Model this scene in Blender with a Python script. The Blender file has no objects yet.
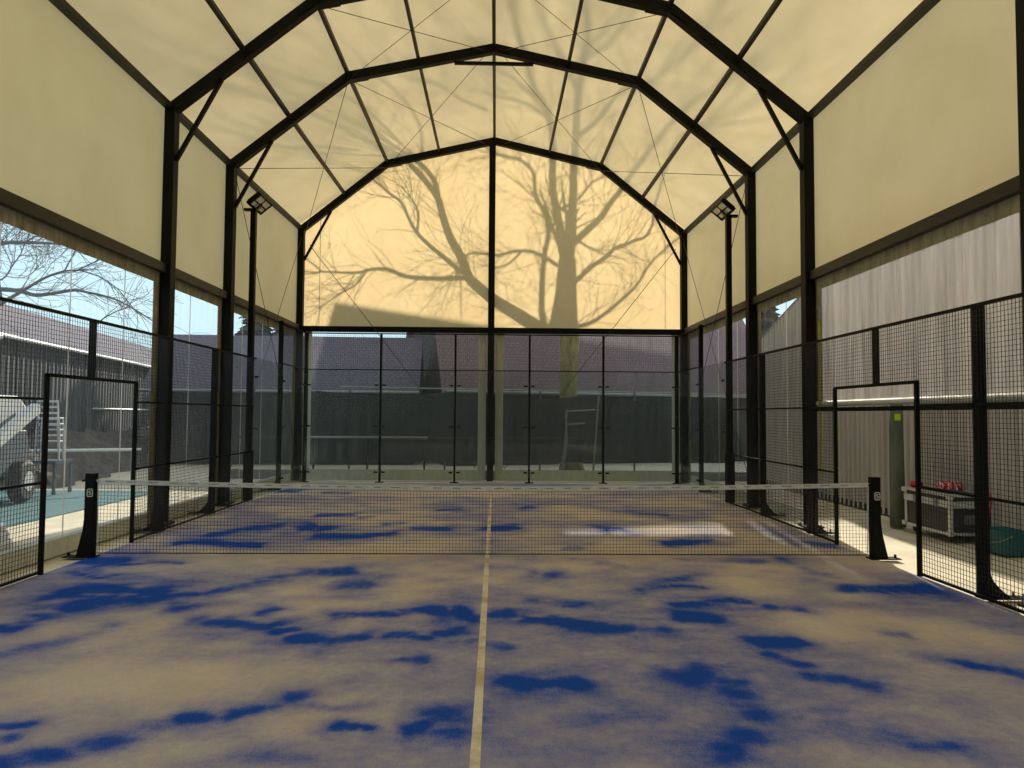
import bpy, bmesh, math, random
import numpy as np
from mathutils import Vector, Matrix, noise

random.seed(7)
SC = bpy.context.scene
COL = SC.collection

# ---------------------------------------------------------------- camera
F_PX = 716.63
cam_data = bpy.data.cameras.new('camera')
cam_data.sensor_width = 36.0
cam_data.lens = F_PX / 1024.0 * 36.0
cam_data.clip_end = 400
cam = bpy.data.objects.new('camera', cam_data)
COL.objects.link(cam)
yaw, pitch, roll = 0.02246, 0.04332, 0.00696
Fw = Vector((math.sin(yaw) * math.cos(pitch), math.cos(yaw) * math.cos(pitch), math.sin(pitch)))
R0 = Vector((math.cos(yaw), -math.sin(yaw), 0))
U0 = R0.cross(Fw)
Rr = R0 * math.cos(roll) + U0 * math.sin(roll)
Ur = -R0 * math.sin(roll) + U0 * math.cos(roll)
m3 = Matrix((Rr, Ur, -Fw)).transposed()
cam.matrix_world = Matrix.Translation((0.094, -9.251, 1.825)) @ m3.to_4x4()
SC.camera = cam

# ---------------------------------------------------------------- sky, sun, exposure
SUN = Vector((0.14, 1.0, 0.458))          # direction towards the low winter sun
world = bpy.data.worlds.new('winter_sky')
SC.world = world
world.use_nodes = True
nt = world.node_tree
nt.nodes.clear()
wo = nt.nodes.new('ShaderNodeOutputWorld')
bg = nt.nodes.new('ShaderNodeBackground')
tc = nt.nodes.new('ShaderNodeTexCoord')
sp = nt.nodes.new('ShaderNodeSeparateXYZ')
rmp = nt.nodes.new('ShaderNodeValToRGB')
rmp.color_ramp.elements[0].position = 0.0
rmp.color_ramp.elements[0].color = (0.72, 0.95, 1.0, 1)
rmp.color_ramp.elements[1].position = 0.9
rmp.color_ramp.elements[1].color = (0.66, 0.66, 0.68, 1)
e = rmp.color_ramp.elements.new(0.3)
e.color = (0.58, 0.84, 1.0, 1)
nt.links.new(tc.outputs['Generated'], sp.inputs[0])
nt.links.new(sp.outputs['Z'], rmp.inputs[0])
nt.links.new(rmp.outputs[0], bg.inputs['Color'])
bg.inputs['Strength'].default_value = 0.90
nt.links.new(bg.outputs[0], wo.inputs['Surface'])

sun_data = bpy.data.lights.new('sun', 'SUN')
sun_data.energy = 5.0
sun_data.angle = math.radians(0.9)
sun_data.color = (1.0, 0.91, 0.76)
sun = bpy.data.objects.new('sun', sun_data)
COL.objects.link(sun)
sun.rotation_euler = SUN.to_track_quat('Z', 'Y').to_euler()

SC.view_settings.view_transform = 'Standard'
SC.view_settings.look = 'None'
SC.view_settings.gamma = 1.0
SC.view_settings.use_curve_mapping = False
SC.view_settings.exposure = 0.45
cy = SC.cycles
cy.max_bounces = 10
cy.diffuse_bounces = 6
cy.glossy_bounces = 4
cy.transmission_bounces = 8
cy.transparent_max_bounces = 40
cy.use_denoising = True
cy.caustics_reflective = False
cy.caustics_refractive = False
cy.sample_clamp_indirect = 6.0
DABS = [(-4.07,-3.02,0.23,0.28,0.9),(-4.01,-2.73,0.24,0.31,0.9),(-3.9,-2.33,0.25,0.35,0.9),(-3.68,-2.03,0.26,0.39,0.9),(-3.37,-1.87,0.27,0.4,0.9),(-4.16,-1.79,0.24,0.37,0.9),(-3.98,-1.75,0.24,0.37,0.9),(-3.8,-1.71,0.25,0.38,0.9),(-4.96,-0.2,0.16,0.3,1),(-4.78,-0.25,0.16,0.3,1),(-4.6,-0.31,0.16,0.3,1),(-4.39,-0.48,0.06,0.11,0.7),(-4.34,-0.46,0.06,0.11,0.7),(-4.3,-0.43,0.06,0.12,0.7),(-4.25,-0.4,0.06,0.12,0.7),(-4.21,-0.37,0.06,0.12,0.7),(-4.16,-0.34,0.06,0.12,0.7),(-4.12,-0.31,0.06,0.12,0.7),(-4.05,-0.32,0.06,0.12,0.7),(-3.99,-0.33,0.06,0.12,0.7),(-3.92,-0.33,0.06,0.12,0.7),(-3.86,-0.34,0.06,0.12,0.7),(-3.79,-0.35,0.06,0.12,0.7),(-3.73,-0.36,0.06,0.12,0.7),(-4.81,-0.77,0.06,0.11,0.6),(-4.71,-0.84,0.06,0.1,0.6),(-4.61,-0.91,0.06,0.1,0.6),(-4.52,-0.98,0.06,0.1,0.6),(-4.42,-1.05,0.06,0.1,0.6),(-4.33,-1.12,0.06,0.1,0.6),(-4.29,-1.1,0.06,0.1,0.6),(-4.25,-1.07,0.06,0.1,0.6),(-4.21,-1.05,0.06,0.1,0.6),(-4.17,-1.02,0.06,0.1,0.6),(-3.28,-2.07,0.16,0.23,0.8),(-3.15,-2.0,0.16,0.23,0.8),(-3.01,-1.93,0.16,0.24,0.8),(-2.87,-1.87,0.16,0.24,0.8),(-2.74,-1.77,0.16,0.25,0.8),(-2.61,-1.67,0.16,0.26,0.8),(-2.47,-1.57,0.17,0.26,0.8),(-2.36,-1.37,0.17,0.28,0.8),(-2.24,-1.17,0.18,0.29,0.8),(-2.12,-0.95,0.18,0.31,0.8),(-1.95,-0.88,0.18,0.31,0.8),(-1.77,-0.81,0.18,0.32,0.8),(-1.6,-0.73,0.19,0.32,0.8),(-2.89,-2.29,0.18,0.25,0.6),(-2.5,-2.78,0.16,0.22,0.6),(-2.33,-2.84,0.16,0.21,0.6),(-2.17,-2.89,0.16,0.21,0.6),(-2.01,-2.93,0.16,0.21,0.6),(-2.01,-2.53,0.15,0.2,1),(-1.8,-2.93,0.14,0.18,1),(-1.64,-3.12,0.13,0.17,1),(-1.48,-3.3,0.13,0.16,1),(-1.37,-3.33,0.13,0.16,1),(-1.25,-3.36,0.13,0.15,1),(-1.14,-3.4,0.13,0.15,1),(-1.03,-3.33,0.13,0.16,1),(-0.92,-3.27,0.13,0.16,1),(-1.43,-2.66,0.1,0.13,0.8),(-1.33,-2.65,0.1,0.13,0.8),(-1.23,-2.63,0.1,0.13,0.8),(-1.12,-2.62,0.1,0.13,0.8),(-1.04,-2.61,0.1,0.13,0.8),(-0.95,-2.59,0.1,0.13,0.8),(-0.86,-2.57,0.1,0.13,0.8),(-0.77,-2.56,0.1,0.13,0.8),(-0.5,-2.52,0.17,0.24,0.9),(-0.22,-2.52,0.17,0.24,0.9),(-0.68,-3.27,0.11,0.13,0.8),(-0.57,-3.28,0.11,0.13,0.8),(-0.46,-3.29,0.11,0.13,0.8),(-0.35,-3.3,0.11,0.13,0.8),(-0.25,-3.19,0.11,0.14,0.8),(-0.15,-3.08,0.11,0.14,0.8),(-0.08,-2.72,0.12,0.16,0.8),(-0.6,-3.82,0.08,0.09,0.6),(-0.53,-3.82,0.08,0.09,0.6),(-0.45,-3.82,0.08,0.09,0.6),(-0.38,-3.82,0.08,0.09,0.6),(-1.74,-4.79,0.13,0.12,1),(-1.55,-4.75,0.13,0.12,1),(-1.45,-4.71,0.13,0.12,1),(-1.36,-4.66,0.13,0.12,1),(-1.23,-4.57,0.14,0.13,1),(-1.21,-4.65,0.08,0.08,0.6),(-1.14,-4.67,0.08,0.08,0.6),(-1.06,-4.69,0.08,0.08,0.6),(-0.99,-4.7,0.08,0.08,0.6),(-0.91,-4.72,0.08,0.08,0.6),(-0.84,-4.7,0.08,0.08,0.6),(-0.76,-4.67,0.08,0.08,0.6),(-0.68,-4.65,0.08,0.08,0.6),(-0.88,-4.98,0.08,0.07,1),(-0.79,-4.99,0.08,0.07,1),(-0.7,-5.01,0.08,0.07,1),(-0.45,-4.99,0.09,0.08,0.9),(-0.33,-4.98,0.09,0.08,0.9),(-0.23,-4.84,0.22,0.2,0.5),(-0.04,-5.01,0.22,0.19,0.5),(-2.45,-5.41,0.18,0.14,0.85),(-2.26,-5.3,0.19,0.15,0.85),(-2.1,-5.12,0.19,0.16,0.85),(-2.78,-4.93,0.11,0.09,1),(-2.72,-4.89,0.11,0.1,1),(-2.65,-5.12,0.09,0.07,0.8),(-2.59,-5.14,0.09,0.07,0.8),(-1.91,-4.93,0.19,0.16,0.5),(-1.99,-5.06,0.18,0.15,0.5),(-2.06,-5.18,0.18,0.14,0.5),(-3.61,-3.71,0.16,0.18,0.45),(-3.54,-3.59,0.16,0.19,0.45),(-3.46,-3.47,0.17,0.2,0.45),(-3.38,-3.35,0.17,0.2,0.45),(-3.29,-3.15,0.18,0.22,0.45),(-3.2,-2.94,0.18,0.23,0.45),(-1.29,-5.36,0.11,0.09,0.3),(-1.17,-5.34,0.11,0.09,0.3),(-1.06,-5.33,0.11,0.09,0.3),(-0.94,-5.31,0.11,0.09,0.3),(-1.55,-1.48,0.17,0.27,0.6),(-1.4,-1.43,0.17,0.27,0.6),(-1.25,-1.38,0.17,0.28,0.6),(0.27,-4.3,0.14,0.15,0.9),(0.44,-4.32,0.14,0.14,0.9),(0.61,-4.34,0.14,0.14,0.9),(0.42,-2.72,0.14,0.19,0.8),(0.55,-2.79,0.14,0.19,0.8),(0.68,-2.86,0.14,0.18,0.8),(0.8,-2.93,0.14,0.18,0.8),(0.93,-2.95,0.14,0.18,0.8),(1.06,-2.97,0.14,0.18,0.8),(1.18,-2.99,0.14,0.18,0.8),(1.34,-2.97,0.14,0.18,0.8),(1.49,-2.96,0.14,0.18,0.8),(0.51,-0.82,0.15,0.27,0.6),(0.73,-0.93,0.15,0.26,0.6),(0.55,-2.09,0.16,0.23,0.5),(0.67,-2.15,0.15,0.23,0.5),(0.8,-2.21,0.15,0.22,0.5),(0.92,-2.27,0.15,0.22,0.5),(1.76,-2.62,0.12,0.17,1),(1.86,-2.66,0.12,0.16,1),(1.96,-2.71,0.12,0.16,1),(1.83,-2.3,0.1,0.14,0.7),(1.94,-2.28,0.1,0.15,0.7),(2.04,-2.25,0.1,0.15,0.7),(2.15,-2.22,0.1,0.15,0.7),(2.26,-2.19,0.1,0.15,0.7),(2.37,-2.14,0.1,0.15,0.7),(2.49,-2.08,0.1,0.15,0.7),(2.71,-2.3,0.1,0.15,0.7),(2.81,-2.34,0.1,0.14,0.7),(2.91,-2.37,0.1,0.14,0.7),(3.0,-2.41,0.1,0.14,0.7),(2.23,-3.35,0.13,0.16,0.9),(2.34,-3.36,0.13,0.16,0.9),(2.44,-3.37,0.13,0.16,0.9),(2.55,-3.37,0.13,0.16,0.9),(2.21,-3.72,0.1,0.11,0.6),(2.32,-3.83,0.1,0.11,0.6),(1.98,-1.5,0.06,0.09,0.6),(2.04,-1.5,0.06,0.09,0.6),(2.09,-1.51,0.06,0.09,0.6),(2.14,-1.52,0.06,0.09,0.6),(2.19,-1.52,0.06,0.09,0.6),(2.24,-1.53,0.06,0.09,0.6),(2.3,-1.54,0.06,0.09,0.6),(2.3,-4.14,0.13,0.14,0.6),(2.42,-4.16,0.13,0.14,0.6),(2.53,-4.18,0.13,0.13,0.6),(2.63,-4.25,0.13,0.13,0.6),(2.73,-4.33,0.13,0.13,0.6),(3.44,-3.19,0.11,0.14,0.7),(3.54,-3.24,0.11,0.14,0.7),(3.54,-3.94,0.15,0.17,0.8),(3.65,-4.02,0.15,0.16,0.8),(3.76,-4.09,0.15,0.16,0.8),(3.86,-4.16,0.15,0.16,0.8),(3.36,-4.0,0.1,0.1,0.4),(3.5,-4.0,0.1,0.1,0.4),(3.9,-1.57,0.17,0.27,0.9),(4.04,-1.62,0.17,0.26,0.9),(4.18,-1.66,0.17,0.26,0.9),(4.36,-1.63,0.17,0.26,0.9),(4.54,-1.6,0.17,0.27,0.9),(4.72,-1.57,0.17,0.27,0.9),(1.48,-4.14,0.24,0.25,0.6),(1.74,-4.41,0.23,0.23,0.6),(1.73,-4.81,0.21,0.19,0.6),(1.52,-5.15,0.19,0.16,0.6),(1.32,-5.33,0.19,0.15,0.6),(1.52,-4.23,0.15,0.15,0.5),(1.67,-4.21,0.15,0.15,0.5),(1.82,-4.2,0.15,0.15,0.5),(2.48,-5.22,0.12,0.1,0.5),(2.62,-5.22,0.12,0.1,0.5),(2.45,-0.11,0.1,0.19,0.4),(2.53,-0.12,0.1,0.19,0.4),(2.62,-0.13,0.1,0.19,0.4),(2.7,-0.14,0.1,0.19,0.4),(2.78,-0.14,0.1,0.19,0.4),(2.86,-0.15,0.1,0.19,0.4),(2.94,-0.16,0.1,0.19,0.4),(3.03,-0.17,0.1,0.19,0.4),(3.11,-0.18,0.1,0.19,0.4),(3.19,-0.19,0.1,0.19,0.4),(3.27,-0.2,0.1,0.19,0.4),(3.35,-0.21,0.1,0.19,0.4),(3.43,-0.22,0.1,0.19,0.4),(0.15,-2.52,0.12,0.17,0.7),(0.26,-2.55,0.12,0.17,0.7),(0.73,-4.88,0.19,0.17,0.3),(1.05,-4.81,0.19,0.18,0.3),(2.25,-4.89,0.19,0.17,0.3),(2.44,-5.09,0.18,0.15,0.3),(-0.02,-3.35,0.11,0.13,0.5),(0.06,-3.47,0.1,0.12,0.5),(0.14,-3.6,0.1,0.12,0.5),(-4.32,0.99,0.11,0.23,0.9),(-4.23,0.99,0.11,0.23,0.9),(-4.13,0.99,0.11,0.23,0.9),(-4.04,1.0,0.11,0.23,0.9),(-3.92,0.96,0.11,0.23,0.9),(-3.8,0.92,0.11,0.23,0.9),(-3.69,0.88,0.11,0.23,0.9),(-3.57,0.85,0.11,0.23,0.9),(-3.47,0.85,0.11,0.23,0.9),(-3.37,0.85,0.11,0.23,0.9),(-3.26,0.85,0.11,0.23,0.9),(-3.16,0.86,0.11,0.23,0.9),(-4.13,1.76,0.16,0.36,0.6),(-4.04,1.91,0.16,0.37,0.6),(-3.94,2.07,0.16,0.38,0.6),(-3.85,2.24,0.17,0.39,0.6),(-3.72,2.34,0.17,0.4,0.6),(-3.6,2.44,0.17,0.41,0.6),(-3.47,2.55,0.17,0.42,0.6),(-2.94,2.36,0.21,0.5,1),(-2.62,2.36,0.21,0.51,1),(-2.52,1.61,0.12,0.26,0.9),(-2.4,1.61,0.12,0.26,0.9),(-2.29,1.61,0.12,0.26,0.9),(-2.18,1.61,0.12,0.27,0.9),(-2.07,1.62,0.12,0.27,0.9),(-1.97,1.65,0.12,0.27,0.9),(-1.87,1.68,0.12,0.27,0.9),(-1.77,1.71,0.12,0.27,0.9),(-1.67,1.74,0.12,0.27,0.9),(-1.57,1.78,0.12,0.27,0.9),(-1.47,1.81,0.12,0.28,0.9),(-3.06,3.84,0.1,0.26,0.8),(-2.98,3.84,0.1,0.26,0.8),(-2.89,3.85,0.1,0.26,0.8),(-2.81,3.85,0.1,0.26,0.8),(-2.73,3.85,0.1,0.26,0.8),(-2.64,3.85,0.1,0.26,0.8),(-2.56,3.86,0.1,0.26,0.8),(-2.31,3.49,0.07,0.18,0.7),(-2.25,3.52,0.07,0.18,0.7),(-2.18,3.55,0.07,0.18,0.7),(-2.12,3.58,0.07,0.19,0.7),(-2.05,3.62,0.07,0.19,0.7),(-1.81,2.8,0.09,0.22,0.7),(-1.74,2.83,0.09,0.22,0.7),(-1.66,2.86,0.09,0.22,0.7),(-1.58,2.89,0.09,0.22,0.7),(-1.5,2.92,0.09,0.22,0.7),(-1.19,2.29,0.1,0.25,0.7),(-1.09,2.3,0.1,0.25,0.7),(-1.0,2.3,0.1,0.25,0.7),(-0.9,2.3,0.1,0.25,0.7),(-0.8,2.3,0.1,0.25,0.7),(-0.7,2.3,0.1,0.25,0.7),(-0.96,4.59,0.08,0.22,0.5),(-0.89,4.61,0.08,0.22,0.5),(-0.83,4.64,0.08,0.22,0.5),(-0.76,4.67,0.08,0.22,0.5),(-0.7,4.69,0.08,0.22,0.5),(-0.63,4.72,0.08,0.22,0.5),(-0.56,4.74,0.08,0.22,0.5),(-3.78,7.46,0.09,0.32,0.8),(-3.7,7.46,0.09,0.32,0.8),(-3.62,7.47,0.09,0.32,0.8),(-3.54,7.47,0.09,0.32,0.8),(-3.46,7.47,0.09,0.32,0.8),(-3.38,7.48,0.09,0.32,0.8),(-3.3,7.48,0.09,0.32,0.8),(-5.27,7.61,0.07,0.26,0.8),(-5.21,7.63,0.07,0.26,0.8),(-5.15,7.65,0.07,0.26,0.8),(-5.09,7.67,0.07,0.26,0.8),(-5.03,7.7,0.07,0.26,0.8),(-4.98,7.72,0.07,0.26,0.8),(-4.92,7.74,0.07,0.26,0.8),(-4.86,7.76,0.07,0.26,0.8),(-4.8,7.78,0.07,0.26,0.8),(-4.74,7.8,0.07,0.26,0.8),(-4.68,7.82,0.07,0.26,0.8),(-4.62,7.84,0.07,0.26,0.8),(-4.55,7.86,0.07,0.26,0.8),(0.05,2.32,0.13,0.3,0.9),(0.17,2.36,0.13,0.3,0.9),(0.3,2.39,0.13,0.31,0.9),(0.42,2.43,0.13,0.31,0.9),(0.75,5.09,0.16,0.47,0.8),(0.87,5.09,0.16,0.47,0.8),(1.11,0.7,0.14,0.3,0.6),(1.22,0.7,0.14,0.3,0.6),(1.84,2.36,0.13,0.31,0.9),(1.98,2.31,0.13,0.3,0.9),(2.13,2.26,0.13,0.3,0.9),(2.6,1.03,0.13,0.28,0.9),(2.74,1.09,0.13,0.28,0.9),(2.88,1.16,0.13,0.29,0.9),(3.02,1.23,0.13,0.29,0.9),(3.16,1.3,0.13,0.29,0.9),(3.31,1.37,0.13,0.3,0.9),(2.17,4.54,0.08,0.22,0.5),(2.23,4.51,0.07,0.21,0.5),(2.29,4.48,0.07,0.21,0.5),(2.35,4.45,0.07,0.21,0.5),(2.41,4.42,0.07,0.21,0.5),(2.47,4.39,0.07,0.21,0.5),(2.53,4.36,0.07,0.21,0.5),(2.59,4.33,0.07,0.21,0.5),(2.65,4.3,0.07,0.21,0.5),(2.71,4.27,0.07,0.21,0.5),(2.77,4.24,0.07,0.21,0.5),(2.83,4.21,0.07,0.21,0.5),(2.89,4.18,0.07,0.21,0.5),(2.95,4.16,0.07,0.2,0.5),(3.01,4.13,0.07,0.2,0.5),(3.06,4.1,0.07,0.2,0.5),(3.12,4.07,0.07,0.2,0.5),(3.18,4.04,0.07,0.2,0.5),(3.24,4.02,0.07,0.2,0.5),(4.45,2.21,0.17,0.4,0.6),(4.45,1.88,0.16,0.38,0.6),(4.45,1.56,0.16,0.36,0.6),(4.45,1.26,0.15,0.34,0.6),(4.45,0.98,0.15,0.32,0.6),(4.64,1.14,0.09,0.2,0.9),(4.7,1.08,0.09,0.2,0.9),(4.76,1.03,0.09,0.2,0.9),(4.82,0.97,0.09,0.2,0.9),(4.88,0.92,0.09,0.2,0.9),(4.94,0.86,0.09,0.19,0.9),(4.99,0.81,0.09,0.19,0.9),(5.05,0.75,0.09,0.19,0.9),(3.74,-0.09,0.17,0.32,0.5),(3.8,-0.32,0.16,0.3,0.5),(3.87,-0.54,0.16,0.29,0.5),(3.92,-0.75,0.15,0.27,0.5),(3.98,-0.95,0.15,0.26,0.5),(1.62,-1.67,0.11,0.17,0.4),(1.73,-1.58,0.11,0.18,0.4),(1.85,-1.48,0.11,0.18,0.4),(1.96,-1.39,0.11,0.19,0.4),(2.08,-1.28,0.12,0.19,0.4),(2.21,-1.18,0.12,0.2,0.4),(2.33,-1.07,0.12,0.2,0.4),(2.46,-0.96,0.12,0.21,0.4),(1.11,-0.12,0.13,0.25,0.35),(1.22,-0.2,0.13,0.25,0.35),(1.32,-0.27,0.13,0.24,0.35),(1.42,-0.34,0.13,0.24,0.35),(1.52,-0.41,0.13,0.24,0.35),(1.62,-0.48,0.13,0.23,0.35)]
LIMBS = [('trunk',[(2.05,3.85),(2.05,4.28),(2.04,5.28),(2.06,5.85),(2.07,6.21)],0.361,0.236,0),('limb',[(1.52,3.84),(1.69,4.27),(1.87,5.28),(1.97,6.21)],0.194,0.111,0.1),('limb',[(2.01,6.0),(1.95,6.5),(1.9,6.93),(1.79,7.44),(1.66,8.16),(1.65,9.03),(1.7,10.34),(1.44,11.05),(1.38,11.66),(1.32,12.14),(1.28,12.6)],0.132,0.069,0.6),('limb',[(2.1,6.0),(2.17,6.5),(2.21,6.94),(2.22,7.73),(2.25,8.9),(2.35,9.82),(2.43,10.69),(2.52,11.21),(2.64,11.79),(2.72,12.23),(2.68,12.57)],0.132,0.069,-0.5),('limb',[(1.98,3.92),(1.27,4.27),(0.69,4.62),(0.34,4.83),(0.05,5.01),(-0.42,5.39),(-0.69,5.66),(-0.9,6.2),(-1.24,6.82),(-1.45,7.43),(-1.59,7.91),(-1.94,8.39),(-2.42,8.9)],0.194,0.069,-1.2),('limb',[(-1.58,7.87),(-1.66,8.32),(-1.94,8.73),(-2.22,8.97)],0.083,0.056,-1.6),('limb',[(-0.86,5.79),(-1.37,6.2),(-1.85,6.6),(-2.16,6.91),(-2.36,7.25),(-2.61,7.76),(-2.95,8.03),(-3.43,8.43)],0.062,0.028,-1.8),('limb',[(-2.16,6.91),(-2.13,7.49),(-2.34,7.9)],0.042,0.021,-2),('limb',[(-0.76,5.65),(-1.63,5.62),(-2.44,5.67),(-2.98,5.87),(-3.46,5.85),(-3.86,5.76),(-4.8,5.78)],0.069,0.028,-0.6),('limb',[(-3.59,5.76),(-3.85,5.42),(-4.32,5.14),(-4.78,4.8)],0.035,0.017,-0.8),('limb',[(1.51,4.24),(1.37,4.63),(1.37,5.56),(1.43,6.35),(1.54,6.93),(1.43,7.51),(1.17,8.01),(1.1,8.66),(0.74,9.02),(0.16,9.16)],0.097,0.035,1.4),('limb',[(1.79,6.03),(1.47,6.24),(1.04,6.42),(0.54,6.41),(0.11,6.3),(-0.69,6.34),(-0.96,5.93)],0.056,0.028,1),('limb',[(0.75,6.38),(0.4,6.05),(0.04,5.94)],0.035,0.021,1),('limb',[(2.05,4.24),(2.26,4.28),(2.76,4.43),(3.19,4.72),(3.69,5.15),(4.05,5.52),(4.41,6.1),(4.84,6.54),(5.2,6.83)],0.069,0.028,0.8),('limb',[(2.19,5.57),(2.33,5.61),(2.76,6.01),(3.19,6.3),(3.4,6.52),(3.91,6.74),(4.48,7.22),(4.67,9.73),(5.0,10.25)],0.076,0.028,-0.9),('limb',[(2.29,6.72),(2.36,6.79),(2.76,7.16),(3.04,7.45),(3.33,7.89),(3.62,8.26),(3.89,8.85),(4.11,9.4),(4.54,10.35),(4.74,10.73),(5.09,11.07)],0.111,0.035,1.2),('limb',[(1.86,7.62),(1.93,7.66),(2.39,7.95),(2.75,8.39),(3.04,8.54)],0.056,0.021,0.9),('limb',[(1.77,10.21),(1.23,10.66),(0.71,10.81),(0.33,10.88)],0.056,0.021,0.9),('limb',[(1.51,10.75),(1.03,11.26),(0.63,11.46)],0.056,0.021,0.3),('limb',[(2.4,9.82),(2.9,10.3),(3.23,10.79),(3.47,11.09),(3.94,11.23),(4.32,11.48)],0.069,0.028,-0.9),('limb',[(2.7,11.9),(2.98,12.17),(3.34,12.51)],0.056,0.028,-0.2),('limb',[(2.64,11.73),(3.12,11.96),(3.52,12.42)],0.056,0.028,-1.2),('limb',[(2.45,11.0),(2.19,11.67),(1.91,12.29),(1.77,12.73)],0.056,0.028,0.2),('limb',[(2.4,6.72),(2.76,6.51),(2.97,6.44)],0.035,0.017,0.2),('limb',[(-2.42,8.9),(-2.99,9.66),(-3.1,10.18),(-3.36,10.58),(-3.56,10.87),(-3.71,11.15),(-3.86,11.38)],0.056,0.017,-1.2),('limb',[(-2.22,8.97),(-2.71,9.62),(-2.84,10.15),(-3.01,10.52),(-3.21,10.97)],0.042,0.017,-1.6),('limb',[(-3.23,9.38),(-3.59,9.58),(-4.03,9.68),(-4.24,10.08),(-4.3,10.53)],0.042,0.014,-1.3),('limb',[(-2.38,9.51),(-2.49,10.4),(-2.68,10.98),(-3.13,11.32),(-3.61,11.58),(-3.56,12.02)],0.056,0.017,-1.0),('limb',[(-2.07,9.15),(-1.66,10.02),(-1.61,10.75),(-1.82,11.35),(-2.03,12.14)],0.049,0.017,0.4),('limb',[(0.09,10.5),(-0.37,10.76),(-0.79,11.16),(-1.34,11.3),(-1.43,12.32)],0.049,0.017,0.4)]
SIDE_LIMBS = [([(-10.96,4.59,4.37),(-10.33,4.8,4.88),(-9.72,5.0,5.14),(-9.31,5.13,5.2),(-8.92,5.24,5.21),(-8.66,5.32,5.21),(-8.42,5.39,5.11)],0.06,0.012),([(-10.88,4.61,3.85),(-10.3,4.8,4.15),(-9.69,5.0,4.23),(-9.34,5.11,4.21),(-9.11,5.18,4.15),(-8.79,5.27,4.21),(-8.46,5.37,4.29),(-8.23,5.44,4.26),(-7.85,5.55,4.18),(-7.53,5.63,4.04),(-7.07,5.76,3.74)],0.06,0.012),([(-10.57,4.71,3.41),(-9.92,4.92,3.75),(-9.49,5.06,4.09),(-9.28,5.13,4.26),(-8.96,5.22,4.51),(-8.64,5.32,4.67),(-8.41,5.39,4.71),(-8.01,5.51,4.98)],0.05,0.01),([(-9.31,5.13,5.2),(-9.16,5.18,5.33),(-8.93,5.24,5.39)],0.018,0.008),([(-8.64,5.32,4.67),(-8.55,5.35,4.9),(-8.46,5.38,5.11)],0.016,0.008),([(-8.04,5.49,3.61),(-7.94,5.52,3.74),(-7.7,5.59,3.91),(-7.53,5.63,3.98)],0.016,0.008),([(-8.41,5.39,4.71),(-8.07,5.49,4.61),(-7.79,5.57,4.43),(-7.64,5.61,4.28),(-7.35,5.68,3.89)],0.016,0.008)]
# ---------------------------------------------------------------- helpers
def srgb(r, g, b):
    def f(c):
        c /= 255.0
        return c / 12.92 if c <= 0.04045 else ((c + 0.055) / 1.055) ** 2.4
    return (f(r), f(g), f(b), 1.0)


SHINE = 0.2


class NT:
    """small helper to write node trees"""
    def __init__(s, name):
        s.m = bpy.data.materials.new(name)
        s.m.use_nodes = True
        s.t = s.m.node_tree
        s.t.nodes.clear()
        s.out = s.n('ShaderNodeOutputMaterial')

    def n(s, kind, **kw):
        nd = s.t.nodes.new(kind)
        for k, v in kw.items():
            setattr(nd, k, v)
        return nd

    def l(s, a, b):
        s.t.links.new(a, b)

    def coords(s, scale=(1, 1, 1)):
        t = s.n('ShaderNodeTexCoord')
        m = s.n('ShaderNodeMapping')
        m.inputs['Scale'].default_value = scale
        s.l(t.outputs['Object'], m.inputs['Vector'])
        return m.outputs[0]

    def noise(s, vec, scale, detail=4, rough=0.55):
        nd = s.n('ShaderNodeTexNoise')
        nd.inputs['Scale'].default_value = scale
        nd.inputs['Detail'].default_value = detail
        nd.inputs['Roughness'].default_value = rough
        s.l(vec, nd.inputs['Vector'])
        return nd.outputs['Fac']

    def ramp(s, fac, stops):
        r = s.n('ShaderNodeValToRGB')
        el = r.color_ramp.elements
        el[0].position, el[0].color = stops[0]
        el[1].position, el[1].color = stops[-1]
        for p, c in stops[1:-1]:
            x = el.new(p)
            x.color = c
        s.l(fac, r.inputs[0])
        return r.outputs[0]

    def grazing(s, lo, amp):
        lw = s.n('ShaderNodeLayerWeight')
        lw.inputs[0].default_value = 0.5
        p = s.n('ShaderNodeMath', operation='POWER')
        p.inputs[1].default_value = 4.0
        s.l(lw.outputs['Facing'], p.inputs[0])
        m = s.n('ShaderNodeMath', operation='MULTIPLY_ADD')
        m.inputs[1].default_value = amp
        m.inputs[2].default_value = lo
        s.l(p.outputs[0], m.inputs[0])
        return m.outputs[0]

    def mix(s, fac, a, b):
        m = s.n('ShaderNodeMix', data_type='RGBA')
        for inp, v in ((m.inputs[0], fac), (m.inputs[6], a), (m.inputs[7], b)):
            if isinstance(v, (int, float)):
                inp.default_value = v
            elif isinstance(v, tuple):
                inp.default_value = v
            else:
                s.l(v, inp)
        return m.outputs[2]


def mat_plain(name, c, rough=0.6, metal=0.0, var=0.12, scale=6.0, bump=0.0, bscale=60.0, stretch=(1, 1, 1), spec=0.5):
    n = NT(name)
    b = n.n('ShaderNodeBsdfPrincipled')
    v = n.coords(stretch)
    f = n.noise(v, scale)
    lo = tuple(x * (1 - var) for x in c[:3]) + (1,)
    hi = tuple(min(1, x * (1 + var)) for x in c[:3]) + (1,)
    n.l(n.ramp(f, [(0.3, lo), (0.7, hi)]), b.inputs['Base Color'])
    b.inputs['Roughness'].default_value = rough
    b.inputs['Metallic'].default_value = metal
    b.inputs['Specular IOR Level'].default_value = spec
    if bump:
        bp = n.n('ShaderNodeBump')
        bp.inputs['Strength'].default_value = bump
        bp.inputs['Distance'].default_value = 0.01
        n.l(n.noise(v, bscale, 3), bp.inputs['Height'])
        n.l(bp.outputs[0], b.inputs['Normal'])
    n.l(b.outputs[0], n.out.inputs[0])
    return n.m


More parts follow.
